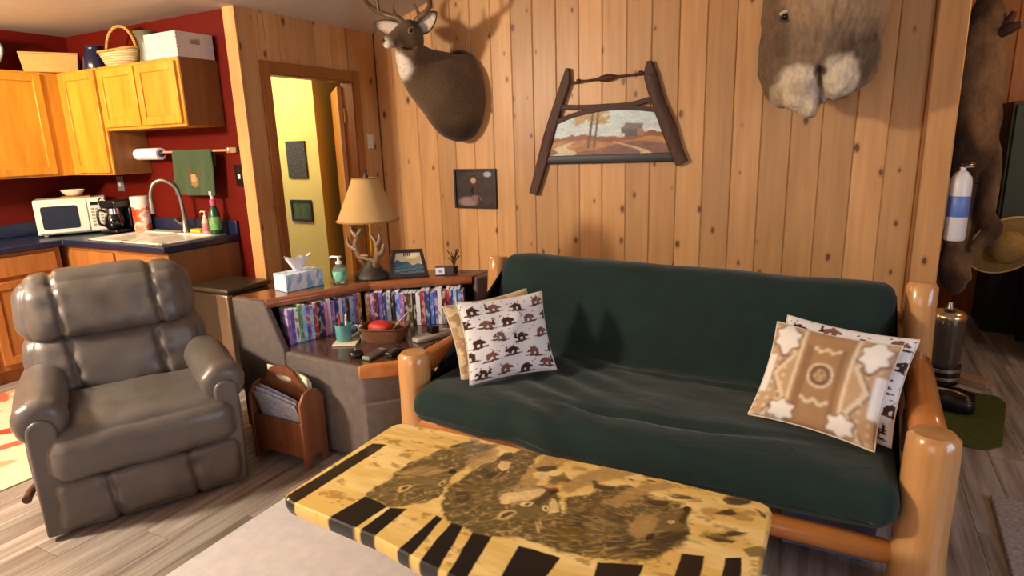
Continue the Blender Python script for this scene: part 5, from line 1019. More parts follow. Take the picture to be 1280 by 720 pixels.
for j in range(n2):
    v = j/(n2-1); row = []
    for i in range(n1):
        u = i/(n1-1); w = 0.094*(1-v)+0.071*v; row.append((-w+2*w*u, 0.008, 0.023+0.121*v))
        ridge = 0.52+0.10*math.sin(u*5+0.7)+0.05*math.sin(u*17)
        c = lin((226, 214, 170)) if v > ridge else lin((58, 92, 116)) if v > 0.3 else lin((40, 62, 78) if (int(i*1.7+j*3) % 5) else (120, 150, 160))
        if v > 0.86 and 0.3 < u < 0.62 and i % 3: c = lin((70, 60, 50))
        C_.append(c)
    P.append(row)
mesh_obj('picture', MB().grid(P), painted('lake_print', 0.4), t, local=True, paint=np.array(C_))
t = thing('desk_clock', 'small black and white box at the right end of the corner unit', 'clock', M=frameM((-2.055, 3.03, ZT), (0.16, 0.10, 0), (0, 0, 1)))
mesh_obj('case', MB().box(-0.055, 0.055, 0, 0.05, 0, 0.05), plain('grey_case', (70, 66, 66), 0.4), t, local=True, bev=0.003)
mesh_obj('face', MB().box(-0.052, 0.0, -0.002, 0.002, 0.006, 0.046), WHITEP, t, local=True)
mesh_obj('symbol', MB().box(-0.034, -0.018, -0.0035, -0.0015, 0.018, 0.034), plain('grey_symbol', (150, 150, 156), 0.5), t, local=True)
t = thing('dried_plant', 'little dark dried plant standing behind the small box', 'plant', (-2.04, 3.115, ZT))
mesh_obj('pot', MB().lathe([(0, 0), (0.022, 0), (0.026, 0.04), (0, 0.042)], (-2.04, 3.115, ZT), 14), STONE, t, smooth=50)
r2 = random.Random(5); mb = MB()
for k in range(16):
    a = r2.uniform(0, 2*PI); s = r2.uniform(0.01, 0.045); z = r2.uniform(0.07, 0.13)
    mb.tube([(-2.04, 3.115, ZT+0.04), (-2.04+s*0.4*math.cos(a), 3.115+s*0.4*math.sin(a), ZT+0.04+z*0.5), (-2.04+s*math.cos(a), 3.115+s*math.sin(a), ZT+0.02+z)], [0.003, 0.0025, 0.0035], 5)
mesh_obj('twigs', mb, plain('dry_twigs', (86, 64, 40), 0.8), t, smooth=80)['kind'] = 'stuff'
# on the deck
ZE = ZD+0.0008
Mx = Mz((-2.265, 2.385, ZE), math.radians(28))
single('coaster', 'square cream tile coaster under the teal mug', 'coaster', MB().box(-0.062, 0.062, -0.062, 0.062, 0, 0.009, M=Mx), CREAMP, bev=0.002)
MC = (-2.285, 2.39, ZE+0.0098)
t = thing('mug', 'teal mug holding pens on the cream coaster', 'mug', MC)
mesh_obj('cup', MB().lathe([(0, 0), (0.037, 0), (0.040, 0.006), (0.044, 0.085), (0.046, 0.092), (0.042, 0.092), (0.038, 0.02), (0, 0.012)], MC, 28), TEAL, t, smooth=50)
mesh_obj('handle', MB().tube([(MC[0]+0.036, MC[1]+0.022, MC[2]+0.075), (MC[0]+0.066, MC[1]+0.036, MC[2]+0.078), (MC[0]+0.07, MC[1]+0.038, MC[2]+0.045), (MC[0]+0.034, MC[1]+0.02, MC[2]+0.022)], 0.0055, 10, 5), plain('pale_teal_handle', (150, 170, 166), 0.3), t, smooth=60)
for k, (dx, dy, c, nm) in enumerate(((-0.02, 0.0, (196, 40, 50), 'red'), (-0.005, 0.015, (34, 40, 90), 'dark blue'), (0.018, 0.0, (222, 222, 226), 'white'))):
    p = (MC[0]+dx*0.6, MC[1]+dy*0.6, MC[2]+0.0125); q = (MC[0]+dx*1.5, MC[1]+dy*1.5, MC[2]+0.15)
    t = thing('pen', '%s pen standing in the teal mug' % nm, 'pen', p, group='pens in the mug'); A_, B_ = Vector(p), Vector(q)
    mesh_obj('barrel', MB().tube([p, A_.lerp(B_, 0.7), A_.lerp(B_, 0.72)], [0.004, 0.0055, 0.005], 10), plain('pen_%d' % k, c, 0.3), t, smooth=60)
    mesh_obj('cap', MB().tube([A_.lerp(B_, 0.72), A_.lerp(B_, 0.97), q], [0.006, 0.006, 0.003], 10), plain('pencap_%d' % k, [x*0.8 for x in c], 0.3), t, smooth=60)
t = thing('small_bottle', 'small brown bottle with pale label standing before the tapes', 'bottle', (-2.315, 2.575, ZE))
mesh_obj('glass', MB().lathe([(0, 0), (0.019, 0), (0.02, 0.005), (0.02, 0.05), (0.008, 0.064), (0.008, 0.074)], (-2.315, 2.575, ZE), 16), plain('brown_glass', (70, 46, 28), 0.2), t, smooth=50)
mesh_obj('cap', MB().lathe([(0.0095, 0.074), (0.0095, 0.09), (0, 0.091)], (-2.315, 2.575, ZE), 14), BLACK, t, smooth=50); mesh_obj('label', MB().lathe([(0.0203, 0.01), (0.0206, 0.011), (0.0206, 0.044), (0.0203, 0.045)], (-2.315, 2.575, ZE), 16), CREAMP, t, smooth=50)
# shallow wooden bowl with a red ball of yarn and a pen
BC = (-2.10, 2.505, ZE)
def rrect(a, b_, z, n=36, e=0.55):
    sg = lambda v: math.copysign(abs(v)**e, v); return [Vector((BC[0]+0.93*a*sg(math.cos(2*PI*k/n))-0.37*b_*sg(math.sin(2*PI*k/n)), BC[1]+0.37*a*sg(math.cos(2*PI*k/n))+0.93*b_*sg(math.sin(2*PI*k/n)), BC[2]+z)) for k in range(n)]
t = thing('wooden_bowl', 'brown rectangular wooden bowl with a red thing in it before the tapes', 'bowl', BC)
mesh_obj('body', MB().rings([rrect(0.10, 0.065, 0), rrect(0.115, 0.075, 0.03), rrect(0.125, 0.085, 0.075), rrect(0.117, 0.077, 0.077), rrect(0.10, 0.065, 0.015)]), plain('brown_woven_wood', (112, 72, 46), 0.6, var=0.3, scale=(50, 50, 90)), t, smooth=50)
mesh_obj('rim', MB().tube([tuple(p) for p in rrect(0.124, 0.084, 0.077)]+[tuple(rrect(0.124, 0.084, 0.077)[0])], 0.006, 8), plain('rim_wood', (92, 54, 32), 0.5), t, smooth=60)
single('red_pouch', 'red rounded pouch lying in the wooden bowl', 'pouch', cushion(MB(), (BC[0]-0.025, BC[1]-0.005, BC[2]+0.0675), (0.07, 0.05, 0.035), 0.8, 24, 14, 0.004, 20, 2), plain('red_cloth', (178, 44, 34), 0.6), smooth=180)
single('pencil', 'pale pencil leaning across the rim of the wooden bowl', 'pencil', MB().tube([(BC[0]+0.035, BC[1]-0.005, BC[2]+0.05), (BC[0]+0.055, BC[1]+0.13, BC[2]+0.12)], 0.0045, 6), plain('pale_pencil', (210, 196, 176), 0.5))
# remotes, charger
t = thing('remote_control', 'grey remote control lying on the deck left of the black remote', 'remote control', M=Mz((-1.985, 2.275, ZE), math.radians(4)))
mesh_obj('body', MB().box(-0.024, 0.024, -0.075, 0.075, 0, 0.02), plain('grey_remote', (134, 130, 116), 0.4), t, local=True, bev=0.006)
bt = MB()
for i in range(3):
    for j in range(6): bt.box(-0.017+i*0.013, -0.009+i*0.013, -0.06+j*0.018, -0.05+j*0.018, 0.0195, 0.0225)
mesh_obj('buttons', bt, plain('dark_buttons', (60, 58, 54), 0.5), t, local=True)
t = thing('remote_control', 'black remote control lying at the wood edge of the deck by the log post', 'remote control', M=Mz((-1.905, 2.325, ZE), math.radians(8)))
mesh_obj('body', MB().box(-0.024, 0.024, -0.055, 0.055, 0, 0.028), BLACK, t, local=True, bev=0.007)
bt = MB()
for j in range(4): bt.box(-0.012, 0.012, -0.04+j*0.02, -0.03+j*0.02, 0.0275, 0.030)
mesh_obj('buttons', bt, plain('dim_buttons', (70, 70, 74), 0.4), t, local=True)
t = thing('phone_puck', 'round black puck lying beside the grey remote', 'puck', (-2.06, 2.225, ZE))
mesh_obj('body', MB().lathe([(0, 0), (0.03, 0), (0.036, 0.012), (0.034, 0.026), (0.022, 0.036), (0, 0.039)], (-2.06, 2.225, ZE), 24), BLACK, t, smooth=60); mesh_obj('button', MB().lathe([(0.0, 0.038), (0.009, 0.0385), (0.007, 0.0415), (0, 0.042)], (-2.06, 2.225, ZE), 14), CHROME, t, smooth=50)
t = thing('charging_dock', 'pale grey long device with black block beside the left futon arm', 'device', M=frameM((-1.935, 2.53, ZE), (0.22, 0.52, 0), (0, 0, 1)))
mesh_obj('tray', MB().prism([(0, -0.035), (0.03, -0.05), (0.22, -0.04), (0.24, 0.0), (0.22, 0.04), (0.03, 0.04), (0, 0.02)], 0, 0.024, 'z'), plain('pale_grey_plastic', (176, 170, 158), 0.4, var=0.12), t, local=True, bev=0.006)
mesh_obj('block', MB().box(0.10, 0.15, -0.02, 0.025, 0.0242, 0.062), BLACK, t, local=True, bev=0.004)
# ------------------------------------------------------------------ magazine rack
t = thing('magazine_rack', 'red brown wooden magazine rack before the corner unit', 'magazine rack', (-2.38, 2.04, 0))
RY0, RY1 = 1.965, 2.118
for x0, x1 in ((-2.56, -2.543), (-2.217, -2.20)):
    pr_ = [(RY0, 0.0), (RY0+0.035, 0.0), (RY0+0.05, 0.06), (RY1-0.05, 0.06), (RY1-0.035, 0.0), (RY1, 0.0), (RY1, 0.34), (RY1-0.03, 0.385), (RY0+0.075, 0.40), (RY0+0.03, 0.385), (RY0, 0.34)]
    mesh_obj('end_panel', MB().prism(pr_, x0, x1, 'x'), RACKW, t, bev=0.004)
mesh_obj('front_board', MB().box(-2.543, -2.217, RY0+0.006, RY0+0.02, 0.06, 0.24), RACKW, t, bev=0.003)
mesh_obj('back_board', MB().box(-2.543, -2.217, RY1-0.018, RY1-0.004, 0.06, 0.27), RACKW, t, bev=0.003)
mesh_obj('bottom', MB().box(-2.543, -2.217, RY0+0.02, RY1-0.018, 0.07, 0.085), RACKW, t)
# centre board with handle opening
yc = (RY0+RY1)/2; oc = (-2.38, 0.43); cb_ = MB(); n = 20
outp = [(-2.543, 0.085), (-2.217, 0.085), (-2.217, 0.39), (-2.26, 0.42), (-2.30, 0.475), (-2.34, 0.492), (-2.42, 0.492), (-2.46, 0.475), (-2.50, 0.42), (-2.543, 0.39)]
hole = [(oc[0]+0.062*math.cos(2*PI*k/n), oc[1]+0.02*math.sin(2*PI*k/n)) for k in range(n)]
bm = bmesh.new(); ov = [bm.verts.new((x, yc-0.007, z)) for x, z in outp]; hv = [bm.verts.new((x, yc-0.007, z)) for x, z in hole]
es = [bm.edges.new((ov[i], ov[(i+1) % len(ov)])) for i in range(len(ov))]+[bm.edges.new((hv[i], hv[(i+1) % n])) for i in range(n)]
bmesh.ops.triangle_fill(bm, use_beauty=True, use_dissolve=False, edges=es)
ex = bmesh.ops.extrude_face_region(bm, geom=bm.faces[:]); bmesh.ops.translate(bm, verts=[v for v in ex['geom'] if isinstance(v, bmesh.types.BMVert)], vec=(0, 0.014, 0))
bm.verts.index_update(); cb_.v = [tuple(v.co) for v in bm.verts]; cb_.f = [tuple(v.index for v in f.verts) for f in bm.faces]; bm.free()
mesh_obj('centre_board', cb_, RACKW, t)
def papers(name, label, x0, x1, y0, z0, h, lean, n, mat, cat='magazine', sag=0.0, grp='papers in the magazine rack'):
    P = []
    for j in range(10):
        v = j/9; row = []
        for i in range(14):
            u = i/13; row.append((x0+(x1-x0)*u, y0+lean*2*max(0, v-0.62)+0.001*math.sin(u*5+n), z0+h*v-sag*u*u*v+0.008*math.sin(u*3+n)*v))
        P.append(row)
    o = single(name, label, cat, MB().grid(P), mat, group=grp, smooth=180)
    s = o.modifiers.new('thickness', 'SOLIDIFY'); s.thickness = 0.006; s.offset = 0; return o
papers('newspaper', 'grey printed newspaper hanging over the front board of the magazine rack', -2.52, -2.235, RY0+0.032, 0.09, 0.27, -0.045, 1, NEWS, 'newspaper', 0.02)
papers('newspaper', 'folded newspaper just behind the front newspaper in the rack', -2.52, -2.24, RY0+0.043, 0.09, 0.29, -0.04, 2, plain('pale_newspaper', (196, 198, 210), 0.85, var=0.2, scale=(50, 50, 90)), 'newspaper', 0.03)
papers('newspaper', 'bluish folded newspaper nearest the centre board in the rack', -2.50, -2.25, RY0+0.054, 0.09, 0.305, -0.03, 3, plain('bluish_newspaper', (170, 176, 200), 0.85, var=0.25, scale=(50, 50, 90)), 'newspaper', 0.05)
for k in range(5): papers('magazine', ['cream paged magazine against the centre board in the back pocket', 'cream magazine second in the back pocket of the rack', 'pale magazine third in the back pocket of the rack', 'white magazine fourth in the back pocket of the rack', 'white magazine last against the back board of the rack'][k], -2.50+0.012*k, -2.235-0.004*k, yc+0.015+0.009*k, 0.09, 0.395-0.007*k, 0.004, 4+k, [CREAMP, plain('cream_page', (206, 186, 140), 0.8), WHITEP, CREAMP, WHITEP][k], sag=0.045)
# ------------------------------------------------------------------ on the pine wall
t = thing('framed_picture', 'small black framed photograph of a hunter on the pine wall', 'picture', (-2.625, 4.38, 1.17))
frame(t, -2.822, -2.43, 1.012, 1.328, YW-0.0005, 0.017, 0.022, plain('black_frame', (26, 20, 20), 0.4))
n1, n2 = 90, 72; us = np.linspace(0, 1, n1); vv = np.linspace(0, 1, n2); U, V = np.meshgrid(us, vv)
def hunter(U, V):
    c = srgb_np((64, 58, 56))*(0.6+0.9*fbm(U, V, 9, 61))[..., None]
    def e(cx, cy, a, b_, col, s=0.4):
        d = 1-np.sqrt(((U-cx)/a)**2+((V-cy)/b_)**2); m = np.clip(d/s, 0, 1)[..., None]; return c*(1-m)+srgb_np(col)*m
    c = e(0.30, 0.13, 0.30, 0.17, (150, 126, 120)); c = e(0.5, 0.22, 0.16, 0.12, (134, 104, 96)); c = e(0.45, 0.55, 0.10, 0.22, (70, 60, 58)); c = e(0.45, 0.73, 0.085, 0.10, (196, 158, 128)); c = e(0.46, 0.86, 0.07, 0.045, (60, 52, 48)); c = e(0.42, 0.45, 0.05, 0.14, (34, 32, 38)); c = e(0.82, 0.9, 0.12, 0.09, (170, 176, 190)); c = e(0.58, 0.2, 0.03, 0.11, (58, 44, 46)); return c
mesh_obj('photograph', MB().grid([[(-2.806+0.36*u, YW-0.008, 1.028+0.285*v) for u in us] for v in vv]), painted('photo_print', 0.25), t, paint=hunter(U, V).reshape(-1, 3))

# old bow saw with a landscape painted on a panel between blade and stretcher
YS = YW-0.03
t = thing('painted_bow_saw', 'antique bow saw with painted autumn farm landscape hanging on the pine wall', 'wall art', (-1.5, YS, 1.4))
def flatbar(name, pts, ws, th, mat, y=YS, par=None, sub=6):
    P = [Vector((x, y, z)) for x, z in pts]; m = MB()
    Q, Wd = [], []
    for i in range(len(P)-1):
        p0, p1, p2, p3 = P[max(0, i-1)], P[i], P[i+1], P[min(len(P)-1, i+2)]
        for k in range(sub):
            u = k/sub; Q.append(0.5*((2*p1)+(-p0+p2)*u+(2*p0-5*p1+4*p2-p3)*u*u+(-p0+3*p1-3*p2+p3)*u**3)); Wd.append(ws[i]*(1-u)+ws[i+1]*u)
    Q.append(P[-1]); Wd.append(ws[-1]); R = []
    for i, p in enumerate(Q):
        d = (Q[min(i+1, len(Q)-1)]-Q[max(i-1, 0)]).normalized(); s = Vector((d.z, 0, -d.x))*Wd[i]/2; b_ = Vector((0, th/2, 0))
        R.append([p+s*0.8+b_, p+s+b_*0.6, p+s-b_*0.6, p+s*0.8-b_, p-s*0.8-b_, p-s-b_*0.6, p-s+b_*0.6, p-s*0.8+b_])
    return mesh_obj(name, m.rings(R), mat, par or t, smooth=40)
flatbar('saw_arm', [(-1.802, 2.03), (-1.82, 1.93), (-1.89, 1.75), (-1.96, 1.55), (-2.03, 1.33), (-2.095, 1.135)], [0.02, 0.072, 0.07, 0.085, 0.08, 0.068], 0.035, SAWW)
flatbar('saw_arm', [(-1.212, 2.03), (-1.20, 1.93), (-1.145, 1.76), (-1.075, 1.60), (-1.02, 1.45), (-0.972, 1.352)], [0.03, 0.088, 0.085, 0.10, 0.085, 0.08], 0.035, SAWW)
flatbar('stretcher', [(-1.86, 1.765), (-1.70, 1.755), (-1.50, 1.748), (-1.32, 1.758), (-1.13, 1.80)], [0.035, 0.034, 0.045, 0.034, 0.036], 0.026, SAWW)
flatbar('arched_rail', [(-1.91, 1.655), (-1.75, 1.705), (-1.55, 1.735), (-1.35, 1.735), (-1.11, 1.705)], [0.036, 0.032, 0.03, 0.03, 0.032], 0.024, SAWW)
rod = mesh_obj('tension_rod', MB().tube([(-1.80, YS, 1.925), (-1.5, YS, 1.945), (-1.20, YS, 1.955)], 0.008, 8), SAWW, t, smooth=60)
mesh_obj('turnbuckle', MB().tube([(-1.585, YS, 1.938), (-1.55, YS, 1.94), (-1.51, YS, 1.943), (-1.47, YS, 1.946), (-1.435, YS, 1.948)], [0.008, 0.02, 0.026, 0.02, 0.008], 10), SAWW, rod, smooth=60)
for x in (-1.72, -1.27): mesh_obj('rod_collar', MB().tube([(x-0.012, YS, 1.93+0.05*(x+1.8)), (x+0.012, YS, 1.932+0.05*(x+1.8))], 0.016, 8), SAWW, rod, smooth=60)
flatbar('saw_blade', [(-2.015, 1.388), (-1.5, 1.392), (-1.01, 1.398)], [0.058, 0.062, 0.062], 0.012, plain('blackened_steel', (38, 38, 44), 0.45, metal=0.3))
n1, n2 = 220, 90; us = np.linspace(0, 1, n1); vv = np.linspace(0, 1, n2); U, V = np.meshgrid(us, vv)
ztop = np.interp(us, [0, 0.18, 0.4, 0.6, 0.8, 1], [1.67, 1.705, 1.735, 1.738, 1.72, 1.69]); xl = -1.985+0.085*vv; xr = -1.02-0.085*vv
P = [[(xl[j]+(xr[j]-xl[j])*us[i], YS+0.004, 1.41+(ztop[i]-1.41)*vv[j]) for i in range(n1)] for j in range(n2)]
def farm(U, V):
    sky = srgb_np((192, 214, 220))*(0.9+0.2*fbm(U, V, 5, 71))[..., None]+0.12*(1-V)[..., None]*srgb_np((240, 220, 180)); c = sky
    n = fbm(U, V, 16, 72); n2 = fbm(U*2, V, 30, 73)
    hz = 0.40+0.05*np.sin(U*9)+0.07*(n-0.5)+0.12*np.clip(U-0.72, 0, 1)*2
    tree = (V < hz+0.13*fbm(U, V*0+0.3, 22, 74)) ; c[tree] = (srgb_np((142, 84, 56))*(0.6+0.8*n2)[..., None])[tree]
    gr = V < hz-0.05; c[gr] = (srgb_np((176, 128, 74))*(0.6+0.7*n)[..., None])[gr]
    low = V < 0.22-0.1*np.sin(U*6); c[low] = (srgb_np((124, 84, 74))*(0.6+0.8*n)[..., None])[low]
    st = np.abs(U-(0.10+0.25*V+0.05*np.sin(V*20))) < 0.10*(0.45-V)*2.2; st &= V < 0.34; c[st] = (srgb_np((196, 192, 160))*(0.8+0.4*n)[..., None])[st]
    pt = np.abs(U-(0.78-0.55*V+0.06*np.sin(V*14))) < 0.06*(0.4-V)*2; pt &= V < 0.32; c[pt] = srgb_np((206, 180, 140))
    fo = ((U-0.33)/0.17)**2+((V-0.84)/0.2)**2 < 0.55+0.9*(n2-0.3); fo |= ((U-0.46)/0.1)**2+((V-0.84)/0.22)**2 < 0.4+0.9*(n2-0.3); c[fo & (n > 0.42)] = srgb_np((178, 150, 96))
    for x0, w in ((0.345, 0.011), (0.395, 0.009)): tr = (np.abs(U-x0-0.03*(V-0.3)) < w) & (V > 0.18); c[tr] = srgb_np((92, 72, 58))
    b_ = (np.abs(U-0.70) < 0.085) & (V > 0.42) & (V < 0.60); c[b_] = srgb_np((84, 84, 86)); b_ = (np.abs(U-0.77) < 0.028) & (V > 0.43) & (V < 0.64-0.6*np.abs(U-0.77)); c[b_] = srgb_np((150, 112, 84))
    b_ = (V > 0.57) & (V < 0.70) & (np.abs(U-0.70-0.25*(V-0.57)) < 0.075); c[b_] = srgb_np((122, 112, 110)); b_ = (np.abs(U-0.63) < 0.012) & (np.abs(V-0.45) < 0.03); c[b_] = srgb_np((226, 226, 220))
    c = blur(c, 2)*(0.72+0.56*fbm(U*2.2, V, 34, 75))[..., None]*np.array([1.0, 0.97, 0.94]); c = c*(0.8+0.4*fbm(U, V*1.4, 11, 76))[..., None]
    return np.clip(c, 0, 1)
ob = mesh_obj('painted_panel', MB().grid(P), painted('landscape_painting', 0.45), t, paint=farm(U, V).reshape(-1, 3)); s = ob.modifiers.new('thickness', 'SOLIDIFY'); s.thickness = 0.006

# ---- white-tailed deer shoulder mount
def loft(pts, rad, n=32, up=(0, 0, 1), sub=5, amp=0.004, fr=14, flip=None):
    """elliptical sections along a path: rad = (half width, half height)"""
    P = [Vector(p) for p in pts]; Q, Ra = [], []
    for i in range(len(P)-1):
        p0, p1, p2, p3 = P[max(0, i-1)], P[i], P[i+1], P[min(len(P)-1, i+2)]
        r0, r1, r2_, r3 = [np.array(rad[min(max(0, i+d), len(P)-1)]) for d in (-1, 0, 1, 2)]
        for k in range(sub):
            u = k/sub; f = lambda a, b_, c, d: 0.5*((2*b_)+(-a+c)*u+(2*a-5*b_+4*c-d)*u*u+(-a+3*b_-3*c+d)*u**3)
            Q.append(f(p0, p1, p2, p3)); Ra.append(f(r0, r1, r2_, r3))
    Q.append(P[-1]); Ra.append(np.array(rad[-1])); R = []; upv = Vector(up)
    for i, p in enumerate(Q):
        t_ = (Q[min(i+1, len(Q)-1)]-Q[max(i-1, 0)]).normalized(); s = t_.cross(upv).normalized(); v = s.cross(t_).normalized(); ring = []
        for k in range(n):
            an = 2*PI*k/n; q = p+s*math.cos(an)*max(0.002, Ra[i][0])+v*math.sin(an)*max(0.002, Ra[i][1]); q += (q-p).normalized()*amp*noise.noise(q*fr); ring.append(q)
        R.append(ring)
    return R
dp = [(-2.717, 4.388, 1.894), (-2.703, 4.30, 1.892), (-2.751, 4.15, 1.965), (-2.822, 4.0, 2.070), (-2.826, 3.89, 2.175), (-2.765, 3.82, 2.262), (-2.752, 3.765, 2.275), (-2.772, 3.70, 2.252), (-2.795, 3.635, 2.222), (-2.808, 3.595, 2.207), (-2.813, 3.582, 2.203)]
dr_ = [(0.185, 0.315), (0.215, 0.345), (0.185, 0.262), (0.138, 0.185), (0.105, 0.135), (0.092, 0.11), (0.084, 0.094), (0.060, 0.066), (0.044, 0.047), (0.036, 0.036), (0.016, 0.014)]
t = thing('deer_mount', 'taxidermy whitetail buck shoulder mount with antlers on the pine wall', 'animal head', (-2.717, 4.389, 1.894))
R = loft(dp, dr_, 40, sub=7, amp=0.005); mb = MB().rings(R)
def sm(a, b_, x): x = min(1, max(0, (x-a)/(b_-a))); return x*x*(3-2*x)
def mixc(a, b_, q): return a*(1-q)+b_*q
cols = []
for p in mb.v:
    p = Vector(p); c = srgb_np((98, 78, 56)); c = mixc(c, srgb_np((74, 58, 42)), 0.5*sm(0.0, 0.35, noise.noise(p*5)))
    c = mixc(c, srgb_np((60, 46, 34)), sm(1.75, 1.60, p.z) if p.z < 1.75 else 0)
    d = (p-Vector((-2.878, 3.80, 2.08))).length; c = mixc(c, srgb_np((226, 216, 200)), 1-sm(0.085, 0.125, d+0.02*noise.noise(p*16)))
    d = (p-Vector((-2.735, 3.80, 2.37))).length; c = mixc(c, srgb_np((48, 36, 28)), 1-sm(0.05, 0.11, d))
    d = (p-Vector((-2.806, 3.60, 2.196))).length; c = mixc(c, srgb_np((214, 204, 188)), (1-sm(0.03, 0.06, d))); c = mixc(c, srgb_np((20, 17, 17)), 1-sm(0.016, 0.024, (p-Vector((-2.815, 3.585, 2.216))).length))
    d = (p-Vector((-2.783, 3.68, 2.20))).length; c = mixc(c, srgb_np((150, 130, 108)), 0.6*(1-sm(0.03, 0.06, d)))
    cols.append(c)
FURP = painted('short_fur', 0.8, fur=0.28, spec=0.15, sheen=0.15, fscale=(60, 60, 60))
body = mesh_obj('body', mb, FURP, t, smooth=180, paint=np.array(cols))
EYE = plain('glass_eye', (14, 9, 6), 0.05, var=0.01, coat=0.5)
hd = (Vector(dp[9])-Vector(dp[6])).normalized(); sd_ = hd.cross(Vector((0, 0, 1))).normalized()
for s in (-1, 1):
    p = Vector((-2.757, 3.765, 2.285))+sd_*s*0.074+hd*0.02+Vector((0, 0, 0.012))
    mesh_obj('eye', MB().ell(tuple(p), (0.019, 0.019, 0.017), 16, 12), EYE, t, smooth=180)
    mesh_obj('eyelid', MB().tube([p+sd_*s*0.008+hd*0.023*math.cos(k*PI/8)+Vector((0, 0, 1))*0.018*math.sin(k*PI/8) for k in range(17)], 0.005, 6), plain('eye_rim', (150, 130, 104), 0.7), t, smooth=80)
    p = Vector(dp[9])+sd_*s*0.017+Vector((0, 0, 0.012))+hd*0.006
    mesh_obj('nostril', MB().ell(tuple(p), (0.009, 0.011, 0.009), 10, 8), BLACK, t, smooth=180)
def ear(base, tip, w, face):
    b_, tp, f = Vector(base), Vector(tip), Vector(face).normalized(); d = tp-b_; s = d.normalized().cross(f).normalized(); rows = []; cl = []
    for j in range(13):
        v = j/12; hw = w*math.sin(PI*min(1, 0.16+0.84*v))**0.7*(1-0.15*v) if v < 1 else 0.002; row = []
        for i in range(11):
            u = i/5-1; row.append(b_+d*v+s*u*hw-f*(0.55*hw*(1-u*u)))
            e = max(abs(u), 0); cl.append(mixc(srgb_np((206, 190, 172)), srgb_np((52, 42, 34)), sm(0.72, 0.95, max(e, v*0.98 if v > 0.8 else 0))))
        rows.append(row)
    o = mesh_obj('ear', MB().grid(rows), FURP, t, smooth=180, paint=np.array(cl)); m = o.modifiers.new('thickness', 'SOLIDIFY'); m.thickness = 0.008; m.offset = 1
ear((-2.83, 3.83, 2.31), (-3.07, 3.80, 2.385), 0.055, (-0.15, -1, -0.1)); ear((-2.70, 3.84, 2.31), (-2.545, 3.83, 2.405), 0.058, (0.1, -1, -0.05))
def antler(pts, rad, tines):
    a = mesh_obj('antler', MB().tube(pts, rad, 10, 6, wob=0.12), ANTLERD, t, smooth=70)
    for q, r in tines: mesh_obj('tine', MB().tube(q, r, 8, 4), ANTLERD, a, smooth=70)
antler([(-2.80, 3.825, 2.345), (-2.86, 3.82, 2.40), (-2.955, 3.80, 2.432), (-3.02, 3.74, 2.475), (-3.02, 3.66, 2.53), (-2.96, 3.60, 2.57)], [0.026, 0.022, 0.019, 0.018, 0.014, 0.006], [([(-2.87, 3.82, 2.405), (-2.875, 3.79, 2.45), (-2.855, 3.77, 2.49)], [0.013, 0.01, 0.004]), ([(-2.99, 3.77, 2.455), (-2.985, 3.76, 2.51), (-2.96, 3.74, 2.57)], [0.014, 0.011, 0.004])])
antler([(-2.735, 3.83, 2.345), (-2.68, 3.82, 2.385), (-2.60, 3.80, 2.415), (-2.53, 3.74, 2.455), (-2.50, 3.66, 2.53), (-2.53, 3.60, 2.60)], [0.026, 0.022, 0.019, 0.018, 0.014, 0.006], [([(-2.675, 3.82, 2.39), (-2.68, 3.79, 2.44), (-2.69, 3.77, 2.48)], [0.013, 0.01, 0.004]), ([(-2.55, 3.76, 2.44), (-2.56, 3.75, 2.52), (-2.58, 3.73, 2.60)], [0.014, 0.011, 0.004])])

# ---- big shaggy head at the top right: union of soft ellipsoids seen from one centre, fur displaced
t = thing('animal_head_mount', 'large grey brown shaggy animal head with pale muzzle high on the pine wall', 'animal head', (-0.15, 4.388, 2.1))
ctr = Vector((-0.175, 4.0, 2.03))
EL = [((-0.165, 4.02, 2.16), (0.31, 0.33, 0.34)), ((-0.19, 3.96, 1.98), (0.275, 0.26, 0.26)), ((-0.335, 3.98, 1.90), (0.13, 0.18, 0.20)), ((-0.02, 3.98, 1.93), (0.15, 0.19, 0.19)),
      ((-0.245, 3.86, 1.765), (0.10, 0.13, 0.115)), ((-0.06, 3.87, 1.81), (0.098, 0.12, 0.115)), ((-0.185, 3.87, 1.70), (0.075, 0.11, 0.09)), ((-0.33, 3.93, 1.76), (0.075, 0.12, 0.085)), ((-0.18, 4.25, 2.15), (0.30, 0.14, 0.36))]
bm = bmesh.new(); bmesh.ops.create_icosphere(bm, subdivisions=6, radius=1); cols = []
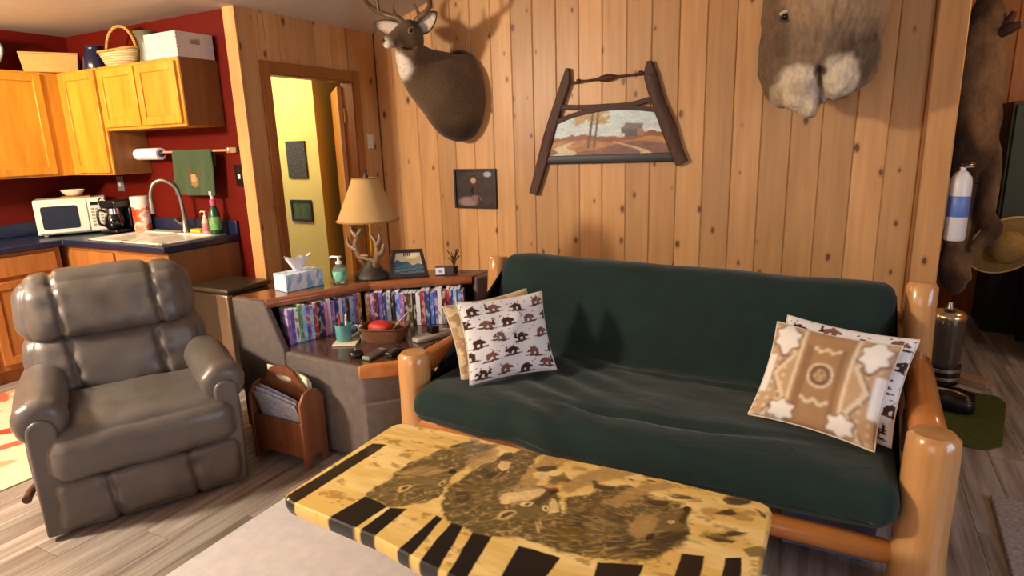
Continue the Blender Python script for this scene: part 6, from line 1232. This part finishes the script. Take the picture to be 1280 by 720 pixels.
for v in bm.verts:
    d = v.co.normalized(); rs = []
    for c, r in EL:
        o = Vector([(ctr[i]-c[i])/r[i] for i in range(3)]); dd = Vector([d[i]/r[i] for i in range(3)])
        A_ = dd.dot(dd); B_ = o.dot(dd); Cc = o.dot(o)-1; disc = B_*B_-A_*Cc
        if disc > 0:
            q = (-B_+math.sqrt(disc))/A_
            if q > 0: rs.append(q)
    if not rs: rs = [0.1]
    mx = max(rs); r = mx+0.014*math.log(sum(math.exp((q-mx)/0.014) for q in rs)); p = ctr+d*r
    f = 0.016*noise.noise(Vector((p.x*20, p.y*20, p.z*8)))+0.011*noise.noise(Vector((p.x*48, p.y*48, p.z*18))); p += d*f
    # cleft between the two lips and a groove down the nose
    g = math.exp(-((p.x+0.148+0.3*(p.z-1.82)*0.3)/0.016)**2)*sm(1.90, 1.80, p.z)*0.05 if p.z < 1.90 and p.y < 4.0 else 0; p -= d*g
    if p.y > 4.386: p.y = 4.386
    v.co = p
    c = srgb_np((128, 106, 84)); c = mixc(c, srgb_np((96, 78, 60)), sm(-0.1, 0.3, noise.noise(Vector((p.x*6, p.y*6, p.z*4)))))
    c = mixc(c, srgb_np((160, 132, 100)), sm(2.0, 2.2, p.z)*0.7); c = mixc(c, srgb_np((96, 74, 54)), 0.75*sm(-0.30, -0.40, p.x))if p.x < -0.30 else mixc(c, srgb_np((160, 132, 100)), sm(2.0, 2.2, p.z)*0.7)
    wl = 0.02*noise.noise(p*20)
    for q, a in (((-0.245, 3.78, 1.765), 0.125), ((-0.06, 3.80, 1.81), 0.115), ((-0.185, 3.80, 1.68), 0.10), ((-0.33, 3.86, 1.73), 0.075)):
        k = (p-Vector(q)).length+wl; c = mixc(c, srgb_np((206, 190, 164)) if q[0] > -0.3 else srgb_np((170, 150, 124)), 1-sm(a*0.75, a*1.15, k))
    k = (p-Vector((-0.245, 3.75, 1.76))).length; c = mixc(c, srgb_np((150, 128, 102)), 0.6*(1-sm(0.02, 0.06, k)))
    c = mixc(c, srgb_np((78, 58, 46)), min(1, g*22)*0.8)
    k = (p-Vector((-0.145, 3.76, 1.84))).length; c = mixc(c, srgb_np((74, 56, 46)), 1-sm(0.02, 0.045, k))
    k = (p-Vector((-0.318, 3.80, 2.125))).length; c = mixc(c, srgb_np((58, 44, 34)), 1-sm(0.04, 0.075, k))
    cols.append(c)
me = MB(); bm.verts.index_update(); me.v = [tuple(v.co) for v in bm.verts]; me.f = [tuple(q.index for q in f.verts) for f in bm.faces]; bm.free()
SHAG = painted('shaggy_fur', 0.85, fur=0.3, spec=0.1, sheen=0.15, fscale=(46, 46, 22))
head = mesh_obj('head', me, SHAG, t, smooth=180, paint=np.array(cols))
def surf(x, z, dy=0.0):
    best = min((Vector(q) for q in me.v if abs(q[0]-x) < 0.03 and abs(q[2]-z) < 0.03 and q[1] < 4.1), key=lambda q: (q.x-x)**2+(q.z-z)**2); return Vector((x, best.y+dy, z))
p = surf(-0.325, 2.12, 0.008); mesh_obj('eye', MB().ell(tuple(p), (0.024, 0.02, 0.02), 16, 12), EYE, t, smooth=180)
mesh_obj('eyelid', MB().tube([p+Vector((0.032*math.cos(q), -0.008, 0.025*math.sin(q))) for q in [0.1+k*PI*0.85/10 for k in range(11)]], 0.009, 8), plain('pale_lid_fur', (190, 176, 150), 0.8), t, smooth=80)
mesh_obj('lower_lid', MB().tube([p+Vector((0.03*math.cos(q), -0.010, 0.023*math.sin(q))) for q in [PI+0.1+k*PI*0.9/10 for k in range(11)]], 0.007, 8), plain('dark_lid_skin', (56, 46, 40), 0.6), t, smooth=80)

# ------------------------------------------------------------------ right of the pine wall
t = thing('fire_extinguisher', 'white fire extinguisher with blue label on the end of the pine wall', 'fire extinguisher', (0.612, 4.45, 0.89))
FC = (0.612, 4.45, 0.885)
mesh_obj('cylinder', MB().lathe([(0, 0), (0.05, 0), (0.055, 0.01), (0.055, 0.33), (0.05, 0.365), (0.03, 0.395), (0.016, 0.405), (0.016, 0.425), (0, 0.426)], FC, 28), plain('white_enamel_steel', (222, 220, 226), 0.3, var=0.02), t, smooth=50)
mesh_obj('label', MB().lathe([(0.0552, 0.14), (0.0558, 0.141), (0.0558, 0.26), (0.0552, 0.261)], FC, 28), plain('blue_label', (92, 122, 196), 0.4, var=0.1), t, smooth=50)
mesh_obj('handle', MB().box(FC[0]-0.012, FC[0]+0.012, FC[1]-0.05, FC[1]+0.05, FC[2]+0.426, FC[2]+0.45).box(FC[0]-0.011, FC[0]+0.011, FC[1]-0.075, FC[1]+0.02, FC[2]+0.465, FC[2]+0.475), BLACK, t, bev=0.004)
mesh_obj('gauge', MB().tube([(FC[0]+0.01, FC[1]-0.02, FC[2]+0.435), (FC[0]+0.045, FC[1]-0.04, FC[2]+0.44)], [0.013, 0.016], 12), CHROME, t, smooth=50)
mesh_obj('bracket', MB().box(0.546, 0.556, 4.43, 4.47, 0.95, 1.25), STEEL, t)
# hanging pelts
def pelt(name, label, pts, rad, legs, tail, c0, c1, seed):
    t = thing(name, label, 'pelt', pts[0]); mb = MB(); off = []
    mb.rings(loft(pts, rad, 36, up=(0, 1, 0), sub=6, amp=0.016, fr=16))
    for l, r in legs: mb.rings(loft(l, r, 18, up=(0, 1, 0), sub=5, amp=0.010, fr=22))
    mb.rings(loft(tail[0], tail[1], 20, up=(0, 1, 0), sub=5, amp=0.016, fr=24))
    cl = []
    for p in mb.v:
        p = Vector(p); q = sm(-0.25, 0.35, noise.noise(Vector((p.x*7+seed, p.y*7, p.z*3.4)))); c = mixc(srgb_np(c0), srgb_np(c1), q); e = noise.noise(Vector((p.x*30, p.y*30, p.z*12))); cl.append(np.clip(c*(1+0.25*e), 0, 1))
    bm = bmesh.new(); vs2 = [bm.verts.new(p) for p in mb.v]; 
    for f in mb.f:
        try: bm.faces.new([vs2[i] for i in f])
        except ValueError: pass
    bm.free(); mesh_obj('hide', mb, SHAG, t, smooth=180, paint=np.array(cl)); return t
PY = 4.72
pt_ = pelt('hanging_pelt', 'long grey brown coyote pelt hanging nose up beside the pine wall', [(0.672, PY, 2.40), (0.668, PY, 2.28), (0.672, PY, 2.16), (0.672, PY, 2.0), (0.675, PY, 1.75), (0.685, PY, 1.5), (0.695, PY, 1.32), (0.71, PY, 1.2)],
     [(0.018, 0.02), (0.055, 0.04), (0.09, 0.055), (0.115, 0.06), (0.125, 0.07), (0.125, 0.07), (0.12, 0.065), (0.06, 0.04)],
     [([(0.655, PY, 1.40), (0.645, PY-0.02, 1.2), (0.655, PY-0.02, 1.02), (0.665, PY-0.03, 0.90), (0.60, PY-0.04, 0.83)], [(0.06, 0.045), (0.065, 0.045), (0.06, 0.04), (0.055, 0.04), (0.03, 0.02)]),
      ([(0.77, PY, 1.40), (0.785, PY-0.02, 1.2), (0.79, PY-0.02, 1.02), (0.83, PY-0.03, 0.92), (0.78, PY-0.05, 0.84), (0.735, PY-0.05, 0.79)], [(0.06, 0.045), (0.055, 0.045), (0.05, 0.04), (0.055, 0.04), (0.04, 0.03), (0.016, 0.012)])],
     ([(0.70, PY, 1.2), (0.69, PY+0.03, 0.95), (0.675, PY+0.02, 0.75), (0.68, PY, 0.6), (0.685, PY, 0.5)], [(0.05, 0.04), (0.06, 0.05), (0.085, 0.06), (0.08, 0.055), (0.02, 0.015)]), (122, 92, 64), (70, 50, 36), 2)
mesh_obj('paw', MB().tube([(0.735, PY-0.03, 2.05), (0.77, PY-0.05, 2.07), (0.82, PY-0.06, 2.085)], [0.03, 0.034, 0.02], 12, 3), plain('dark_paw', (60, 26, 18), 0.8), pt_, smooth=60)
mesh_obj('paw', MB().tube([(0.74, PY-0.03, 2.07), (0.77, PY-0.04, 2.12), (0.785, PY-0.05, 2.16)], [0.022, 0.024, 0.012], 12, 3), plain('dark_paw_two', (66, 32, 22), 0.8), pt_, smooth=60)
mesh_obj('cord', MB().tube([(0.672, PY, 2.385), (0.672, PY, 3.6)], 0.004, 6), BLACK, pt_)
# straw hat hung behind the pelts
Mh = frameM((0.96, 4.99, 0.79), (0.86, 0.12, 0.28), (-0.22, -0.5, 0.84))
t = thing('straw_hat', 'large round tan straw hat hanging behind the pelt legs', 'hat', M=Mh @ Matrix.Rotation(-PI/2*0, 4, 'X'))
STRAW = plain('tan_straw', (150, 116, 58), 0.8, var=0.2, scale=(60, 10, 60), bmp=0.2)
Rh = Matrix.Rotation(PI/2, 4, 'X')
mesh_obj('brim', MB().lathe([(0.10, 0.0), (0.215, 0.012), (0.22, 0.016), (0.215, 0.02), (0.10, 0.008)], (0, 0, 0), 40, M=Rh), STRAW, t, local=True, smooth=60)
mesh_obj('crown', MB().lathe([(0.11, 0.0), (0.105, 0.05), (0.085, 0.10), (0.04, 0.115), (0.0, 0.115)], (0, 0, 0), 36, M=Rh), STRAW, t, local=True, smooth=60)
mesh_obj('brim_edge', MB().tube([Rh @ Vector((0.218*math.cos(k*PI/20), 0.218*math.sin(k*PI/20), 0.016)) for k in range(41)], 0.007, 8), plain('straw_edge', (196, 164, 100), 0.7), t, local=True, smooth=60)
# vacuum cleaner
t = thing('vacuum_cleaner', 'dark upright vacuum cleaner with chrome top standing on the dark green mat', 'vacuum cleaner', (0.63, 4.1, 0.0085))
VB = plain('smoky_plastic', (66, 54, 46), 0.25, var=0.1)
mesh_obj('dust_cup', MB().lathe([(0, 0.20), (0.075, 0.2), (0.078, 0.22), (0.085, 0.44), (0.078, 0.47), (0, 0.47)], (0.60, 4.16, 0.01), 28), VB, t, smooth=50)
mesh_obj('filter_grille', MB().lathe([(0, 0.09), (0.08, 0.09), (0.087, 0.11), (0.087, 0.20), (0.078, 0.21), (0, 0.21)], (0.60, 4.16, 0.01), 28), BLACK, t, smooth=40)
for z in (0.115, 0.165): mesh_obj('chrome_band', MB().lathe([(0.0865, z), (0.09, z+0.004), (0.09, z+0.018), (0.0865, z+0.022)], (0.60, 4.16, 0.01), 28), STEEL, t, smooth=40)
tc_ = mesh_obj('top_cap', MB().lathe([(0, 0.47), (0.083, 0.468), (0.09, 0.485), (0.075, 0.51), (0.04, 0.525), (0, 0.528)], (0.60, 4.16, 0.01), 28), plain('champagne_chrome', (190, 168, 130), 0.25, metal=0.9), t, smooth=60)
mesh_obj('emblem', MB().ell((0.595, 4.115, 0.532), (0.03, 0.018, 0.006), 16, 8), BLACK, tc_, smooth=60)
mesh_obj('handle', MB().tube([(0.60, 4.17, 0.53), (0.60, 4.172, 0.55), (0.60, 4.175, 0.57)], [0.02, 0.014, 0.012], 10), STEEL, t, smooth=60)
Mv = Mz((0.605, 4.02, 0.0095), math.radians(-14))
mesh_obj('floor_head', MB().prism([(-0.15, -0.07), (-0.12, -0.10), (0.12, -0.10), (0.15, -0.07), (0.14, 0.08), (0.07, 0.14), (-0.07, 0.14), (-0.14, 0.08)], 0.0, 0.075, 'z', M=Mv), BLACK, t, bev=0.02, seg=3)
mesh_obj('head_trim', MB().tube([Mv @ Vector((0.115*math.cos(q), -0.055+0.10*math.sin(q), 0.078)) for q in [0.0+k*PI/14 for k in range(15)]], 0.009, 8), plain('champagne_trim', (190, 168, 130), 0.25, metal=0.9), t, smooth=60)
t = single('shoe_box', 'pale flat box lying on the floor right of the vacuum cleaner', 'box', MB().box(-0.09, 0.09, -0.05, 0.05, 0.0, 0.045, M=Mz((0.80, 4.46, 0.0005), -0.5)), plain('pale_box', (150, 120, 90), 0.7), bev=0.004)
single('floor_mat', 'dark olive green mat under the vacuum cleaner', 'mat', MB().prism([(0.44+0.5*(0.5+0.5*math.cos(a)**1), 0) for a in ()] or [(0.42, 3.62), (0.48, 3.52), (0.72, 3.50), (0.80, 3.58), (0.92, 4.18), (0.90, 4.28), (0.50, 4.36), (0.42, 4.3)], 0.0, 0.008), MATG, bev=0.003)
single('shaggy_mat', 'grey shaggy mat on the planks at the right edge', 'mat', MB().prism([(0.66, 3.02), (1.3, 2.97), (1.25, 2.2), (0.62, 2.25)], 0.0, 0.018), RUGG, bev=0.006)
t = thing('green_cabinet', 'tall dark olive cabinet in the back room cut off by the right edge', 'cabinet', (1.6, 5.9, 0.0))
mesh_obj('body', MB().box(1.03, 2.2, 5.72, 6.19, 0.62, 1.70), DARKG, t, bev=0.008)
mesh_obj('door', MB().box(1.05, 1.60, 5.70, 5.719, 0.64, 1.68), DARKG, t, bev=0.006); mesh_obj('door', MB().box(1.62, 2.18, 5.70, 5.719, 0.64, 1.68), DARKG, t, bev=0.006)
mesh_obj('latch', MB().box(1.10, 1.16, 5.675, 5.699, 1.60, 1.615), BLACK, t); mesh_obj('base', MB().box(1.04, 2.19, 5.73, 6.19, 0.0, 0.619), BLACKM, t)
t = thing('dark_cupboard', 'black low box shaped stove in the dark back room at the right edge', 'cupboard', (1.6, 5.3, 0.0))  # dark furniture of unknown kind, added as a plain low box
mesh_obj('body', MB().box(1.20, 2.0, 5.0, 5.62, 0.08, 0.58), BLACKM, t, bev=0.01)
for x in (1.24, 1.96):
    for y in (5.04, 5.58): mesh_obj('leg', MB().box(x-0.025, x+0.025, y-0.025, y+0.025, 0.0, 0.08), BLACKM, t)
mesh_obj('door', MB().box(1.188, 1.199, 5.1, 5.5, 0.16, 0.5), BLACK, t, bev=0.004); mesh_obj('top', MB().box(1.18, 2.02, 4.98, 5.64, 0.58, 0.60), BLACKM, t, bev=0.005)
